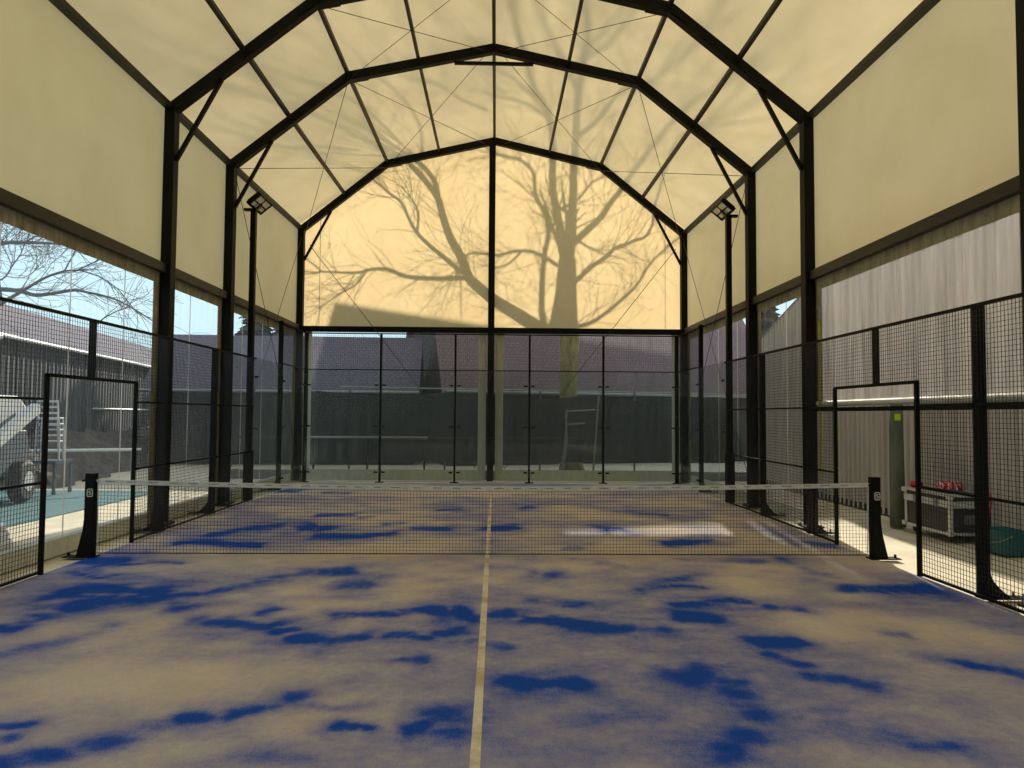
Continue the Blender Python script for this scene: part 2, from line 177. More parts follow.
M = {}
M['steel'] = mat_plain('black_powder_coated_steel', (0.006, 0.0065, 0.006, 1), 0.5, 0, 0.3, 3, spec=0.1)
M['steel_brown'] = mat_plain('brown_lit_steel', (0.022, 0.020, 0.016, 1), 0.5, 0, 0.25, 3, spec=0.3)  # the same black steel, with warm light off the membrane painted in as brown
M['wire'] = mat_plain('black_coated_wire', (0.012, 0.012, 0.012, 1), 0.25, 0, 0.1, 3, spec=0.8)
M['net'] = mat_plain('black_net_cord', (0.012, 0.013, 0.012, 1), 0.8, 0, 0.1, 3)
M['tape'] = mat_plain('white_net_tape', srgb(205, 208, 205), 0.7, 0, 0.15, 9)
M['stitch'] = mat_plain('grey_stitch', srgb(95, 98, 100), 0.8)
M['white'] = mat_plain('white_paint', srgb(225, 226, 222), 0.5, 0, 0.05, 5)
M['zinc'] = mat_plain('galvanised_steel', srgb(150, 152, 150), 0.35, 0.8, 0.15, 20)
M['concrete'] = mat_plain('pale_concrete', srgb(214, 203, 176), 0.9, 0, 0.15, 1.6, 0.4, 70)
M['kerb'] = mat_plain('concrete_kerb', srgb(170, 166, 155), 0.9, 0, 0.2, 4, 0.4, 60)
M['alu'] = mat_plain('aluminium_edge', srgb(205, 205, 200), 0.35, 0.3, 0.1, 8)
M['case_panel'] = mat_plain('grey_laminated_panel', srgb(48, 50, 52), 0.5, 0, 0.15, 8)
M['teal'] = mat_plain('teal_plastic', srgb(14, 96, 98), 0.45, 0, 0.1, 4)
M['red'] = mat_plain('red_tape', srgb(205, 30, 48), 0.5)
M['black_rubber'] = mat_plain('black_rubber', (0.01, 0.01, 0.01, 1), 0.7)
M['post_old'] = mat_plain('weathered_post', srgb(96, 100, 88), 0.85, 0, 0.35, 5, 0.3, 30, (1, 1, 0.35))
M['sticker'] = mat_plain('yellow_green_sticker', srgb(196, 222, 20), 0.5, 0, 0.03)
M['lens'] = mat_plain('frosted_lens', srgb(225, 222, 205), 0.25, 0, 0.04, 10)
M['bark'] = mat_plain('grey_bark', srgb(104, 98, 80), 0.95, 0, 0.4, 8, 0.6, 40, (1, 1, 0.3))
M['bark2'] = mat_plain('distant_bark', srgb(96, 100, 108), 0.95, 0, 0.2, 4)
M['lichen'] = mat_plain('lichen_bark', srgb(128, 118, 72), 0.95, 0, 0.45, 6, 0.6, 40, (1, 1, 0.4))
M['dark_wall'] = mat_plain('dark_green_boards', srgb(30, 38, 38), 0.8, 0, 0.3, 2, 0.3, 20, (4, 4, 0.2))
M['door_wood'] = mat_plain('pale_grey_door', srgb(150, 152, 146), 0.7, 0, 0.2, 4)
M['glass_dark'] = mat_plain('dark_glazing', srgb(50, 62, 66), 0.15, 0, 0.2, 2)
M['bank'] = mat_plain('leaf_litter_bank', srgb(84, 76, 68), 0.95, 0, 0.4, 7, 0.6, 25)
M['teal_turf'] = mat_plain('teal_turf', srgb(66, 112, 118), 0.9, 0, 0.12, 3)
M['machine_white'] = mat_plain('machine_white_paint', srgb(190, 196, 200), 0.45, 0, 0.1, 3)
M['machine_grey'] = mat_plain('machine_blue_grey', srgb(70, 82, 96), 0.5, 0, 0.15, 3)
M['evergreen'] = mat_plain('evergreen_needles', srgb(52, 62, 52), 0.95, 0, 0.5, 4, 0.8, 12)
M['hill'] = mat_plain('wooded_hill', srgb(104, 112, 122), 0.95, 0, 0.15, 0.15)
M['strap'] = mat_plain('yellow_strap', srgb(170, 170, 70), 0.7, 0, 0.2, 12)
M['cable'] = mat_plain('steel_cable', (0.03, 0.03, 0.028, 1), 0.4, 0.5)


def mat_membrane():
    n = NT('cream_pvc_membrane')
    v = n.coords()
    f = n.noise(v, 0.8, 5, 0.6)
    c = n.ramp(f, [(0.25, (0.90, 0.67, 0.35, 1)), (0.75, (0.99, 0.77, 0.43, 1))])
    tr = n.n('ShaderNodeBsdfTranslucent')
    df = n.n('ShaderNodeBsdfDiffuse')
    n.l(c, tr.inputs['Color'])
    c2 = n.ramp(f, [(0.25, srgb(214, 206, 172)), (0.75, srgb(228, 220, 188))])
    n.l(c2, df.inputs['Color'])
    mx = n.n('ShaderNodeMixShader')
    mx.inputs[0].default_value = 0.60
    n.l(tr.outputs[0], mx.inputs[1])
    n.l(df.outputs[0], mx.inputs[2])
    n.l(mx.outputs[0], n.out.inputs[0])
    return n.m


def mat_film(name, clear, tint, haze_c, haze, streak=True):
    """clear PVC film: mostly see-through, with streaky dirt that scatters light"""
    n = NT(name)
    v = n.coords((3.0, 3.0, 0.25))
    f = n.noise(v, 2.2, 5, 0.65)
    tp = n.n('ShaderNodeBsdfTransparent')
    tp.inputs[0].default_value = tint
    tl = n.n('ShaderNodeBsdfTranslucent')
    tl.inputs[0].default_value = haze_c
    df = n.n('ShaderNodeBsdfDiffuse')
    df.inputs[0].default_value = haze_c
    hz = n.n('ShaderNodeMixShader')
    hz.inputs[0].default_value = 0.4
    n.l(tl.outputs[0], hz.inputs[1])
    n.l(df.outputs[0], hz.inputs[2])
    mr = n.n('ShaderNodeMapRange')
    mr.inputs[1].default_value = 0.3
    mr.inputs[2].default_value = 0.75
    mr.inputs[3].default_value = haze * 0.6
    mr.inputs[4].default_value = haze * 1.6
    n.l(f, mr.inputs[0])
    a = n.n('ShaderNodeMixShader')
    n.l(mr.outputs[0], a.inputs[0])
    n.l(tp.outputs[0], a.inputs[1])
    n.l(hz.outputs[0], a.inputs[2])
    gl = n.n('ShaderNodeBsdfGlossy')
    gl.inputs['Roughness'].default_value = 0.12
    bp = n.n('ShaderNodeBump')
    bp.inputs['Strength'].default_value = 0.12
    bp.inputs['Distance'].default_value = 0.02
    n.l(n.noise(n.coords((2, 2, 0.3)), 3.0, 2), bp.inputs['Height'])
    n.l(bp.outputs[0], gl.inputs['Normal'])
    b = n.n('ShaderNodeMixShader')
    n.l(n.grazing(0.025, SHINE), b.inputs[0])
    n.l(a.outputs[0], b.inputs[1])
    n.l(gl.outputs[0], b.inputs[2])
    n.l(b.outputs[0], n.out.inputs[0])
    return n.m


def mat_glass():
    n = NT('tempered_glass')
    tp = n.n('ShaderNodeBsdfTransparent')
    tp.inputs[0].default_value = (0.86, 0.89, 0.88, 1)
    df = n.n('ShaderNodeBsdfDiffuse')
    df.inputs[0].default_value = (0.30, 0.34, 0.33, 1)
    a = n.n('ShaderNodeMixShader')
    a.inputs[0].default_value = 0.035
    n.l(tp.outputs[0], a.inputs[1])
    n.l(df.outputs[0], a.inputs[2])
    gl = n.n('ShaderNodeBsdfGlossy')
    gl.inputs['Roughness'].default_value = 0.03
    b = n.n('ShaderNodeMixShader')
    n.l(n.grazing(0.025, SHINE), b.inputs[0])
    n.l(a.outputs[0], b.inputs[1])
    n.l(gl.outputs[0], b.inputs[2])
    n.l(b.outputs[0], n.out.inputs[0])
    return n.m


def mat_trim(name='beige_pvc_border', lo=srgb(142, 134, 114), hi=srgb(200, 194, 170), k=0.7):
    n = NT(name)
    v = n.coords((2, 2, 0.5))
    f = n.noise(v, 5, 5, 0.7)
    c = n.ramp(f, [(0.3, lo), (0.7, hi)])
    tr = n.n('ShaderNodeBsdfTranslucent')
    df = n.n('ShaderNodeBsdfDiffuse')
    n.l(c, tr.inputs[0])
    n.l(c, df.inputs[0])
    mx = n.n('ShaderNodeMixShader')
    mx.inputs[0].default_value = k
    n.l(tr.outputs[0], mx.inputs[1])
    n.l(df.outputs[0], mx.inputs[2])
    n.l(mx.outputs[0], n.out.inputs[0])
    return n.m


def mat_corrugated(name, lo, hi):
    n = NT(name)
    b = n.n('ShaderNodeBsdfPrincipled')
    v = n.coords((1, 1, 0.12))
    f = n.noise(v, 3.5, 3, 0.5)
    n.l(n.ramp(f, [(0.3, lo), (0.7, hi)]), b.inputs['Base Color'])
    b.inputs['Roughness'].default_value = 0.6
    n.l(b.outputs[0], n.out.inputs[0])
    return n.m


def mat_tiles(name, c):
    n = NT(name)
    b = n.n('ShaderNodeBsdfPrincipled')
    t = n.n('ShaderNodeTexCoord')
    br = n.n('ShaderNodeTexBrick')
    br.inputs['Scale'].default_value = 1.0
    br.inputs['Brick Width'].default_value = 0.2
    br.inputs['Row Height'].default_value = 0.16
    br.inputs['Mortar Size'].default_value = 0.03
    br.inputs['Color1'].default_value = c
    br.inputs['Color2'].default_value = tuple(x * 0.85 for x in c[:3]) + (1,)
    br.inputs['Mortar'].default_value = tuple(x * 0.65 for x in c[:3]) + (1,)
    n.l(t.outputs['UV'], br.inputs['Vector'])
    f = n.noise(n.coords(), 1.2, 5)
    n.l(n.mix(n.ramp(f, [(0.35, (0, 0, 0, 1)), (0.7, (0.6, 0.6, 0.6, 1))]), br.outputs[0], tuple(x * 0.6 for x in c[:3]) + (1,)), b.inputs['Base Color'])
    b.inputs['Roughness'].default_value = 0.85
    n.l(b.outputs[0], n.out.inputs[0])
    return n.m


def mat_turf():
    """blue court turf; the 'bare' attribute says how little sand lies on it"""
    n = NT('sanded_blue_turf')
    b = n.n('ShaderNodeBsdfPrincipled')
    at = n.n('ShaderNodeAttribute')
    at.attribute_name = 'bare'
    ln = n.n('ShaderNodeAttribute')
    ln.attribute_name = 'line'
    v = n.coords()
    fine = n.noise(v, 75, 5, 0.8)
    st = n.n('ShaderNodeMapRange')
    st.inputs[1].default_value = 0.32
    st.inputs[2].default_value = 0.68
    n.l(fine, st.inputs[0])
    fine = st.outputs[0]
    mid = n.noise(v, 14, 4, 0.6)
    # break the edges of each patch up with grain
    ad = n.n('ShaderNodeMath', operation='MULTIPLY_ADD')
    ad.inputs[1].default_value = 0.55
    n.l(fine, ad.inputs[0])
    n.l(at.outputs['Fac'], ad.inputs[2])
    ad2 = n.n('ShaderNodeMath', operation='MULTIPLY_ADD')
    ad2.inputs[1].default_value = 0.42
    n.l(mid, ad2.inputs[0])
    n.l(ad.outputs[0], ad2.inputs[2])
    mr = n.n('ShaderNodeMapRange')
    mr.inputs[1].default_value = 0.48
    mr.inputs[2].default_value = 1.36
    n.l(ad2.outputs[0], mr.inputs[0])
    sand = n.ramp(n.noise(v, 1.3, 5), [(0.3, srgb(200, 186, 172)), (0.7, srgb(216, 202, 186))])
    sand = n.mix(n.ramp(fine, [(0.0, (0.5, 0.5, 0.5, 1)), (0.45, (0, 0, 0, 1))]), sand, srgb(124, 116, 104))
    blue = n.ramp(fine, [(0.2, srgb(6, 52, 140)), (0.9, srgb(32, 94, 205))])
    base = n.mix(mr.outputs[0], sand, blue)
    # sparse dark leaf bits
    vo = n.noise(v, 22, 2, 0.5)
    base = n.mix(n.ramp(vo, [(0.76, (0, 0, 0, 1)), (0.80, (0.6, 0.6, 0.6, 1))]), base, srgb(60, 50, 38))
    white = n.mix(mid, srgb(214, 206, 184), srgb(236, 232, 220))
    base = n.mix(ln.outputs['Fac'], base, white)
    n.l(base, b.inputs['Base Color'])
    b.inputs['Roughness'].default_value = 0.95
    b.inputs['Specular IOR Level'].default_value = 0.15
    bp = n.n('ShaderNodeBump')
    bp.inputs['Strength'].default_value = 0.5
    bp.inputs['Distance'].default_value = 0.008
    n.l(fine, bp.inputs['Height'])
    n.l(bp.outputs[0], b.inputs['Normal'])
    n.l(b.outputs[0], n.out.inputs[0])
    return n.m


M['membrane'] = mat_membrane()
M['film'] = mat_film('clear_pvc_film', 1, (0.93, 0.96, 0.97, 1), (0.86, 0.83, 0.84, 1), 0.10)
M['film_worn'] = mat_film('scuffed_pvc_film', 1, (0.90, 0.90, 0.90, 1), (0.94, 0.87, 0.84, 1), 0.62)
M['glass'] = mat_glass()
M['trim'] = mat_trim()
M['skirt'] = mat_trim('pale_pvc_skirt', srgb(205, 208, 196), srgb(236, 238, 228), 0.92)
M['corr_grey'] = mat_corrugated('corrugated_grey', srgb(178, 173, 167), srgb(200, 194, 188))
M['corr_dark'] = mat_corrugated('corrugated_dark', srgb(36, 38, 42), srgb(62, 63, 68))
M['tiles'] = mat_tiles('purple_brown_tiles', srgb(128, 104, 110))
M['tiles2'] = mat_tiles('slate_tiles', srgb(112, 104, 120))
M['turf'] = mat_turf()


class MB:
    def __init__(s):
        s.v, s.f = [], []

    def add(s, vs, fs):
        o = len(s.v)
        s.v += [tuple(v) for v in vs]
        s.f += [tuple(o + i for i in f) for f in fs]
        return s

    def box(s, x0, x1, y0, y1, z0, z1):
        return s.add([(x0, y0, z0), (x1, y0, z0), (x1, y1, z0), (x0, y1, z0), (x0, y0, z1), (x1, y0, z1), (x1, y1, z1), (x0, y1, z1)],
                     [(0, 3, 2, 1), (4, 5, 6, 7), (0, 1, 5, 4), (1, 2, 6, 5), (2, 3, 7, 6), (3, 0, 4, 7)])

    def bar(s, a, b, w, h=None, up=(0, 0, 1), caps=True):
        """rectangular bar between two points"""
        a, b = Vector(a), Vector(b)
        h = h or w
        d = (b - a).normalized()
        upv = Vector(up)
        if abs(d.dot(upv)) > 0.95:
            upv = Vector((0, 1, 0))
        r = d.cross(upv).normalized() * (w / 2)
        u = r.cross(d).normalized() * (h / 2)
        vs = [a - r - u, a + r - u, a + r + u, a - r + u, b - r - u, b + r - u, b + r + u, b - r + u]
        fs = [(0, 1, 5, 4), (1, 2, 6, 5), (2, 3, 7, 6), (3, 0, 4, 7)]
        if caps:
            fs += [(0, 3, 2, 1), (4, 5, 6, 7)]
        return s.add(vs, fs)

    def tube(s, pts, rs, n=8, cap=True):
        pts = [Vector(p) for p in pts]
        if not isinstance(rs, (list, tuple)):
            rs = [rs] * len(pts)
        rings = []
        d0 = (pts[1] - pts[0]).normalized()
        ref = Vector((0, 0, 1)) if abs(d0.z) < 0.9 else Vector((1, 0, 0))
        r = d0.cross(ref).normalized()
        for i, p in enumerate(pts):
            if i == 0:
                d = d0
            elif i == len(pts) - 1:
                d = (pts[i] - pts[i - 1]).normalized()
            else:
                d = ((pts[i] - pts[i - 1]).normalized() + (pts[i + 1] - pts[i]).normalized())
                d = d.normalized() if d.length > 1e-6 else (pts[i] - pts[i - 1]).normalized()
            r = (r - d * r.dot(d)).normalized()
            u = d.cross(r)
            rings.append([p + (r * math.cos(2 * math.pi * k / n) + u * math.sin(2 * math.pi * k / n)) * rs[i] for k in range(n)])
        vs = [v for ring in rings for v in ring]
        fs = []
        for i in range(len(pts) - 1):
            for k in range(n):
                k2 = (k + 1) % n
                fs.append((i * n + k, i * n + k2, (i + 1) * n + k2, (i + 1) * n + k))
        if cap:
            fs.append(tuple(range(n))[::-1])
            fs.append(tuple((len(pts) - 1) * n + k for k in range(n)))
        return s.add(vs, fs)

    def prism(s, poly, axis, a, b):
        """extrude a 2-D polygon along an axis ('x','y','z') from a to b"""
        def P(q, t):
            if axis == 'x':
                return (t, q[0], q[1])
            if axis == 'y':
                return (q[0], t, q[1])
            return (q[0], q[1], t)
        n = len(poly)
        vs = [P(q, a) for q in poly] + [P(q, b) for q in poly]
        fs = [tuple(range(n))[::-1], tuple(range(n, 2 * n))]
        fs += [(i, (i + 1) % n, n + (i + 1) % n, n + i) for i in range(n)]
        return s.add(vs, fs)

    def xf(s, mat):
        s.v = [tuple(mat @ Vector(v)) for v in s.v]
        return s

    def build(s, name, mat, parent=None, loc=(0, 0, 0), smooth=False, bevel=0.0):
        me = bpy.data.meshes.new(name)
        me.from_pydata(s.v, [], s.f)
        me.update()
        bm = bmesh.new()
        bm.from_mesh(me)
        bmesh.ops.recalc_face_normals(bm, faces=bm.faces)
        bm.to_mesh(me)
        bm.free()
        o = bpy.data.objects.new(name, me)
        COL.objects.link(o)
        me.materials.append(M[mat] if isinstance(mat, str) else mat)
        if smooth:
            for p in me.polygons:
                p.use_smooth = True
        if bevel:
            bv = o.modifiers.new('bevel', 'BEVEL')
            bv.width = bevel
            bv.segments = 2
            bv.limit_method = 'ANGLE'
        o.location = loc
        if parent:
            o.parent = parent
            o.matrix_parent_inverse = Matrix.Identity(4)
        return o


def thing(name, label, cat, loc=(0, 0, 0), rz=0.0, group=None):
    o = bpy.data.objects.new(name, None)
    o.empty_display_size = 0.2
    COL.objects.link(o)
    o.location = loc
    o.rotation_euler = (0, 0, rz)
    tag(o, label, cat, group)
    return o


def tag(o, label, cat, group=None, kind=None):
    o['label'] = label
    o['category'] = cat
    if group:
        o['group'] = group
    if kind:
        o['kind'] = kind
    return o


def struct(o):
    o['kind'] = 'structure'
    return o


def dup(root, loc, label, rz=None, sx=1):
    """copy a thing with its parts and sub-parts"""
    r = root.copy()
    COL.objects.link(r)
    r.location = loc
    if rz is not None:
        r.rotation_euler = (0, 0, rz)
    r['label'] = label
    for ch in list(root.children):
        c = ch.copy()
        COL.objects.link(c)
        c.parent = r
        for g in list(ch.children):
            d = g.copy()
            COL.objects.link(d)
            d.parent = c
    return r


# ---------------------------------------------------------------- tent geometry
W = 5.4
EZ, KX, KZ, AZ = 6.97, 3.0, 8.87, 9.52
FRAMES = [10.65, 5.35, 2.65, -2.35, -4.9, -10.2]


def lift(y, x=0.0):
    """the roof climbs slightly towards the far end"""
    return min(1.0, max(0.0, (y - 5.35) / 5.3)) * (0.07 + 0.04 * max(0.0, 1 - abs(x) / 3.0))


def roof_z(x):
    ax = abs(x)
    if ax > KX:
        return EZ + (W - ax) * (KZ - EZ) / (W - KX)
    return KZ + (KX - ax) * (AZ - KZ) / KX


# membrane shell
YB, YF = -10.3, 10.72
mo = 0.05
prof = [(-W - mo, EZ + mo), (-KX, KZ + mo), (0, AZ + mo), (KX, KZ + mo), (W + mo, EZ + mo)]
mb = MB()
NY = 24
for i in range(4):
    for j in range(NY):
        ya, yb = YB + (YF - YB) * j / NY, YB + (YF - YB) * (j + 1) / NY
        (xa, za), (xb, zb) = prof[i], prof[i + 1]
        mb.add([(xa, ya, za + lift(ya, xa)), (xb, ya, zb + lift(ya, xb)), (xb, yb, zb + lift(yb, xb)), (xa, yb, za + lift(yb, xa))], [(0, 1, 2, 3)])
struct(mb.build('ceiling', 'membrane'))
for side, nm in ((-1, 'wall_left'), (1, 'wall_right')):
    x = side * (W + mo)
    mb = MB().add([(x, YB, 4.22), (x, YF, 4.22), (x, YF, EZ + mo + lift(YF, 9)), (x, 5.35, EZ + mo), (x, YB, EZ + mo)], [(0, 1, 2, 3, 4)])
    struct(mb.build(nm, 'membrane'))
for y, nm in ((YF, 'wall_far'), (YB, 'wall_near')):
    mb = MB().add([(-W - mo, y, 4.22), (W + mo, y, 4.22), (W + mo, y, EZ + mo + lift(y, 9)), (KX, y, KZ + mo + lift(y, 3)), (0, y, AZ + mo + lift(y)), (-KX, y, KZ + mo + lift(y, 3)), (-W - mo, y, EZ + mo + lift(y, 9))],
                  [(0, 1, 2, 3, 4, 5, 6)])
    struct(mb.build(nm, 'membrane'))


# ---------------------------------------------------------------- ground
gb = MB().add([(-90, -40, -0.03), (90, -40, -0.03), (90, 120, -0.03), (-90, 120, -0.03)], [(0, 1, 2, 3)])
struct(gb.build('ground', 'concrete'))

# sanded turf with a fine vertex grid carrying where the sand is thin
x0, x1, y0, y1, st = -5.0, 5.0, -10.0, 10.0, 0.04
nx, ny = int(round((x1 - x0) / st)) + 1, int(round((y1 - y0) / st)) + 1
gx, gy = np.meshgrid(np.linspace(x0, x1, nx), np.linspace(y0, y1, ny))
rng = np.random.RandomState(3)


def vnoise(X, Y, sx, sy, seed):
    r = np.random.RandomState(seed)
    T = r.rand(96, 96)
    u, v = X / sx + 40, Y / sy + 40
    iu, iv = np.floor(u).astype(int), np.floor(v).astype(int)
    fu, fv = u - iu, v - iv
    fu, fv = fu * fu * (3 - 2 * fu), fv * fv * (3 - 2 * fv)
    g = lambda a, b: T[a % 96, b % 96]
    return (g(iu, iv) * (1 - fu) * (1 - fv) + g(iu + 1, iv) * fu * (1 - fv) + g(iu, iv + 1) * (1 - fu) * fv + g(iu + 1, iv + 1) * fu * fv)


wx = gx + 0.16 * (vnoise(gx, gy, 0.5, 0.4, 11) - 0.5) + 0.14 * (vnoise(gx, gy, 0.22, 0.22, 12) - 0.5)
wy = gy + 0.10 * (vnoise(gx, gy, 0.5, 0.4, 13) - 0.5) + 0.09 * (vnoise(gx, gy, 0.22, 0.22, 14) - 0.5)
fb = 0.5 * vnoise(gx, gy, 1.7, 1.5, 21) + 0.3 * vnoise(gx, gy, 0.7, 0.6, 22) + 0.2 * vnoise(gx, gy, 0.28, 0.25, 23)
bare = np.clip((fb - 0.28) * 1.7, 0, 0.52)
acc = np.zeros_like(bare)
for dx, dy, rx, ry, s in DABS:
    rx, ry = rx * 0.95, ry * 1.0
    q = ((wx - dx) / rx) ** 2 + ((wy - dy) / ry) ** 2
    acc = np.maximum(acc, s * np.maximum(np.exp(-q * 0.95), 0.48 * np.exp(-q * 0.34)))
rough = 0.55 * vnoise(gx, gy, 0.16, 0.11, 41) + 0.45 * vnoise(gx, gy, 0.4, 0.22, 42)
acc = acc * np.clip(0.35 + 1.3 * rough, 0, 1)
bare = bare * (0.55 + 0.6 * rough) + acc * 0.95
line = np.zeros_like(bare)
cover = np.clip((vnoise(gx, gy, 0.5, 0.7, 31) + 0.35 * vnoise(gx, gy, 0.1, 0.15, 32) - 0.35) * 4, 0, 1)
mbf = bpy.data.meshes.new('floor')
V = np.stack([gx.ravel(), gy.ravel(), np.zeros(nx * ny)], 1)
idx = np.arange(nx * ny).reshape(ny, nx)
Fq = np.stack([idx[:-1, :-1].ravel(), idx[:-1, 1:].ravel(), idx[1:, 1:].ravel(), idx[1:, :-1].ravel()], 1)
mbf.vertices.add(len(V))
mbf.vertices.foreach_set('co', V.astype(np.float32).ravel())
mbf.loops.add(Fq.size)
mbf.loops.foreach_set('vertex_index', Fq.astype(np.int32).ravel())
mbf.polygons.add(len(Fq))
mbf.polygons.foreach_set('loop_start', (np.arange(len(Fq)) * 4).astype(np.int32))
mbf.polygons.foreach_set('loop_total', np.full(len(Fq), 4, dtype=np.int32))
mbf.update(calc_edges=True)
a = mbf.attributes.new('bare', 'FLOAT', 'POINT')
a.data.foreach_set('value', bare.astype(np.float32).ravel())
a = mbf.attributes.new('line', 'FLOAT', 'POINT')
a.data.foreach_set('value', line.astype(np.float32).ravel())
mbf.materials.append(M['turf'])
flo = bpy.data.objects.new('floor', mbf)
COL.objects.link(flo)
struct(flo)


def mat_line():
    """painted court line, partly buried under drifted sand"""
    n = NT('sand_worn_white_line')
    b = n.n('ShaderNodeBsdfPrincipled')
    v = n.coords()
    f = n.noise(n.coords((1, 1.0, 1)), 1.6, 4, 0.6)
    g = n.noise(v, 150, 3, 0.7)
    w = n.ramp(g, [(0.3, srgb(196, 186, 162)), (0.6, srgb(228, 222, 206))])
    s = n.ramp(g, [(0.3, srgb(150, 130, 98)), (0.7, srgb(196, 170, 130))])
    n.l(n.mix(n.ramp(f, [(0.46, (0.1, 0.1, 0.1, 1)), (0.58, (0.8, 0.8, 0.8, 1))]), w, s), b.inputs['Base Color'])
    b.inputs['Roughness'].default_value = 0.95
    n.l(b.outputs[0], n.out.inputs[0])
    return n.m


M['line'] = mat_line()
ln = MB().box(-0.028, 0.028, -7.0, 7.0, 0.0005, 0.003)
struct(ln.build('trim_1', 'line'))
ln = MB().box(-5, 5, 6.97, 7.03, 0.0005, 0.003)
struct(ln.build('trim_2', 'line'))
# ---------------------------------------------------------------- steel portal frames
def portal(y, label, tie, braces=True, centre=False):
    t = thing('portal_frame', label, 'steel frame', (0, y, 0), 0, 'arched steel frames of the canopy')
    E_, K_, A_ = EZ + lift(y, 9), KZ + lift(y, 3), AZ + lift(y)
    PX = 5.35
    for s in (-1, 1):
        MB().box(s * PX - 0.085, s * PX + 0.085, -0.1, 0.1, 0, E_ - 0.04).build('post', 'steel', t, bevel=0.01)
        f = MB().box(s * PX - 0.15, s * PX + 0.15, -0.17, 0.17, 0, 0.025)
        f.build('base_plate', 'steel', t)
        for bx in (-0.12, 0.12):
            for by in (-0.13, 0.13):
                MB().tube([(s * PX + bx, by, 0.025), (s * PX + bx, by, 0.06)], 0.014, 6).build('anchor_bolt', 'zinc', t)
        for (xa, za), (xb, zb), nm in (((s * 5.38, E_ - 0.02), (s * KX, K_), 'lower_rafter'), ((s * KX, K_), (0, A_), 'upper_rafter')):
            MB().bar((xa, 0, za - 0.09), (xb, 0, zb - 0.09), 0.14, 0.18, up=(0, 0, 1)).build(nm, 'steel', t)
        if braces:
            u0 = 0.34
            xa, za = s * (5.34 + (KX - 5.34) * u0), E_ + (K_ - E_) * u0 - 0.2
            MB().bar((s * 5.27, 0, E_ - 0.95), (xa, 0, za), 0.06).build('knee_brace', 'steel', t)
        g = MB()
        g.prism([(s * 3.3, K_ - 0.38), (s * KX, K_ - 0.19), (s * 2.6, K_ - 0.11), (s * 2.6, K_ + 0.0), (s * KX, K_ - 0.02), (s * 3.3, K_ - 0.26)], 'y', -0.085, 0.085)
        g.build('joint_plate', 'steel', t)
    g = MB()
    g.prism([(-0.3, A_ - 0.22), (0, A_ - 0.18), (0.3, A_ - 0.22), (0.3, A_ - 0.08), (0, A_ - 0.02), (-0.3, A_ - 0.08)], 'y', -0.085, 0.085)
    g.build('peak_plate', 'steel', t)
    if tie:
        MB().bar((-0.82, 0, A_ - 0.40), (0.82, 0, A_ - 0.40), 0.06, 0.06).build('collar_tie', 'steel', t)
    if centre:
        MB().box(-0.14, 0.04, -0.1, 0.1, 0, A_ - 0.12).build('centre_post', 'steel', t, bevel=0.01)
        MB().box(-5.27, 5.27, -0.07, 0.07, 4.1, 4.25).build('crossbeam', 'steel', t)
        for s in (-1, 1):
            MB().tube([(s * 5.1, -0.11, 6.5), (s * 2.35, -0.11, 3.0), (s * 0.4 - 0.05, -0.11, 0.35)], 0.008, 4).build('diagonal_cable', 'cable', t)
            MB().tube([(s * 4.82, -0.03, 7.35), (s * 4.82, -0.03, 4.26)], 0.006, 4).build('curtain_cord', 'cable', t)
    return t


portal(10.65, 'black arched end frame with centre post around the glowing far wall', False, True, True)
portal(5.35, 'black arched frame nearest the far wall, short tie bar under its peak', True)
portal(2.65, 'black arched frame whose peak lies beyond the top of the photo, just beyond the net', True)
portal(-2.45, 'black arched frame with its post at the right edge, this side of the net', True)

# purlins, one per run and bay
bays = [(10.65, 5.35, 'far'), (5.35, 2.65, 'narrow middle'), (2.65, -2.45, 'wide near'), (-2.45, -10.2, 'rear')]
runs = [(-5.38, EZ - 0.05, 'left eaves', 0.13), (-4.17, None, 'lower left slope', 0.07), (-3.0, None, 'left bend', 0.07), (-1.55, None, 'upper left slope', 0.06),
        (0, None, 'ridge', 0.07), (1.55, None, 'upper right slope', 0.06), (3.0, None, 'right bend', 0.07), (4.17, None, 'lower right slope', 0.07), (5.38, EZ - 0.05, 'right eaves', 0.13)]
for (ya, yb, bn) in bays:
    for (x, z, rn, w) in runs:
        zz = (roof_z(x) - 0.05) if z is None else z
        o = MB().bar((x, yb, zz + lift(yb, x)), (x, ya, zz + lift(ya, x)), w, 0.08).build('roof_purlin', 'steel_brown')
        tag(o, 'thin dark roof purlin along the %s of the %s bay' % (rn, bn), 'roof beam', 'roof purlins under the membrane')
    for s, sn in ((-1, 'left'), (1, 'right')):
        o = MB().box(s * 5.38 - 0.05, s * 5.38 + 0.05, yb, ya, 4.12, 4.27).build('wall_rail', 'steel_brown')
        tag(o, 'dark horizontal rail between membrane and clear window on the %s wall, %s bay' % (sn, bn), 'wall beam', 'horizontal rails of the side walls')

# bracing cables under the roof
def cable(pts, label):
    o = MB().tube(pts, 0.007, 4).build('bracing_cable', 'cable')
    tag(o, label, 'cable', 'thin crossing bracing cables')


for s, sn in ((-1, 'left'), (1, 'right')):
    for (ya, yb, bn) in bays[:2]:
        e = 0.14
        for a_, b_, dn in ((ya, yb, 'rising towards the near frame'), (yb, ya, 'rising towards the far frame')):
            cable([(s * 3.0, a_, KZ - e), (s * 0.12, b_, AZ - e)], 'thin cable in the upper %s roof slope, %s bay, %s' % (sn, bn, dn))
            if bn == 'far':
                cable([(s * 5.25, a_, EZ - e), (s * 3.0, b_, KZ - e)], 'thin cable in the lower %s roof slope, %s bay, %s' % (sn, bn, dn))
    cable([(s * 5.3, 10.5, 6.7), (s * 5.3, 5.45, 0.6)], 'thin steep cable on the %s wall running down from the far corner' % sn)
    cable([(s * 5.3, 5.45, 6.7), (s * 5.3, 10.5, 0.6)], 'thin steep cable on the %s wall running down from the middle frame' % sn)

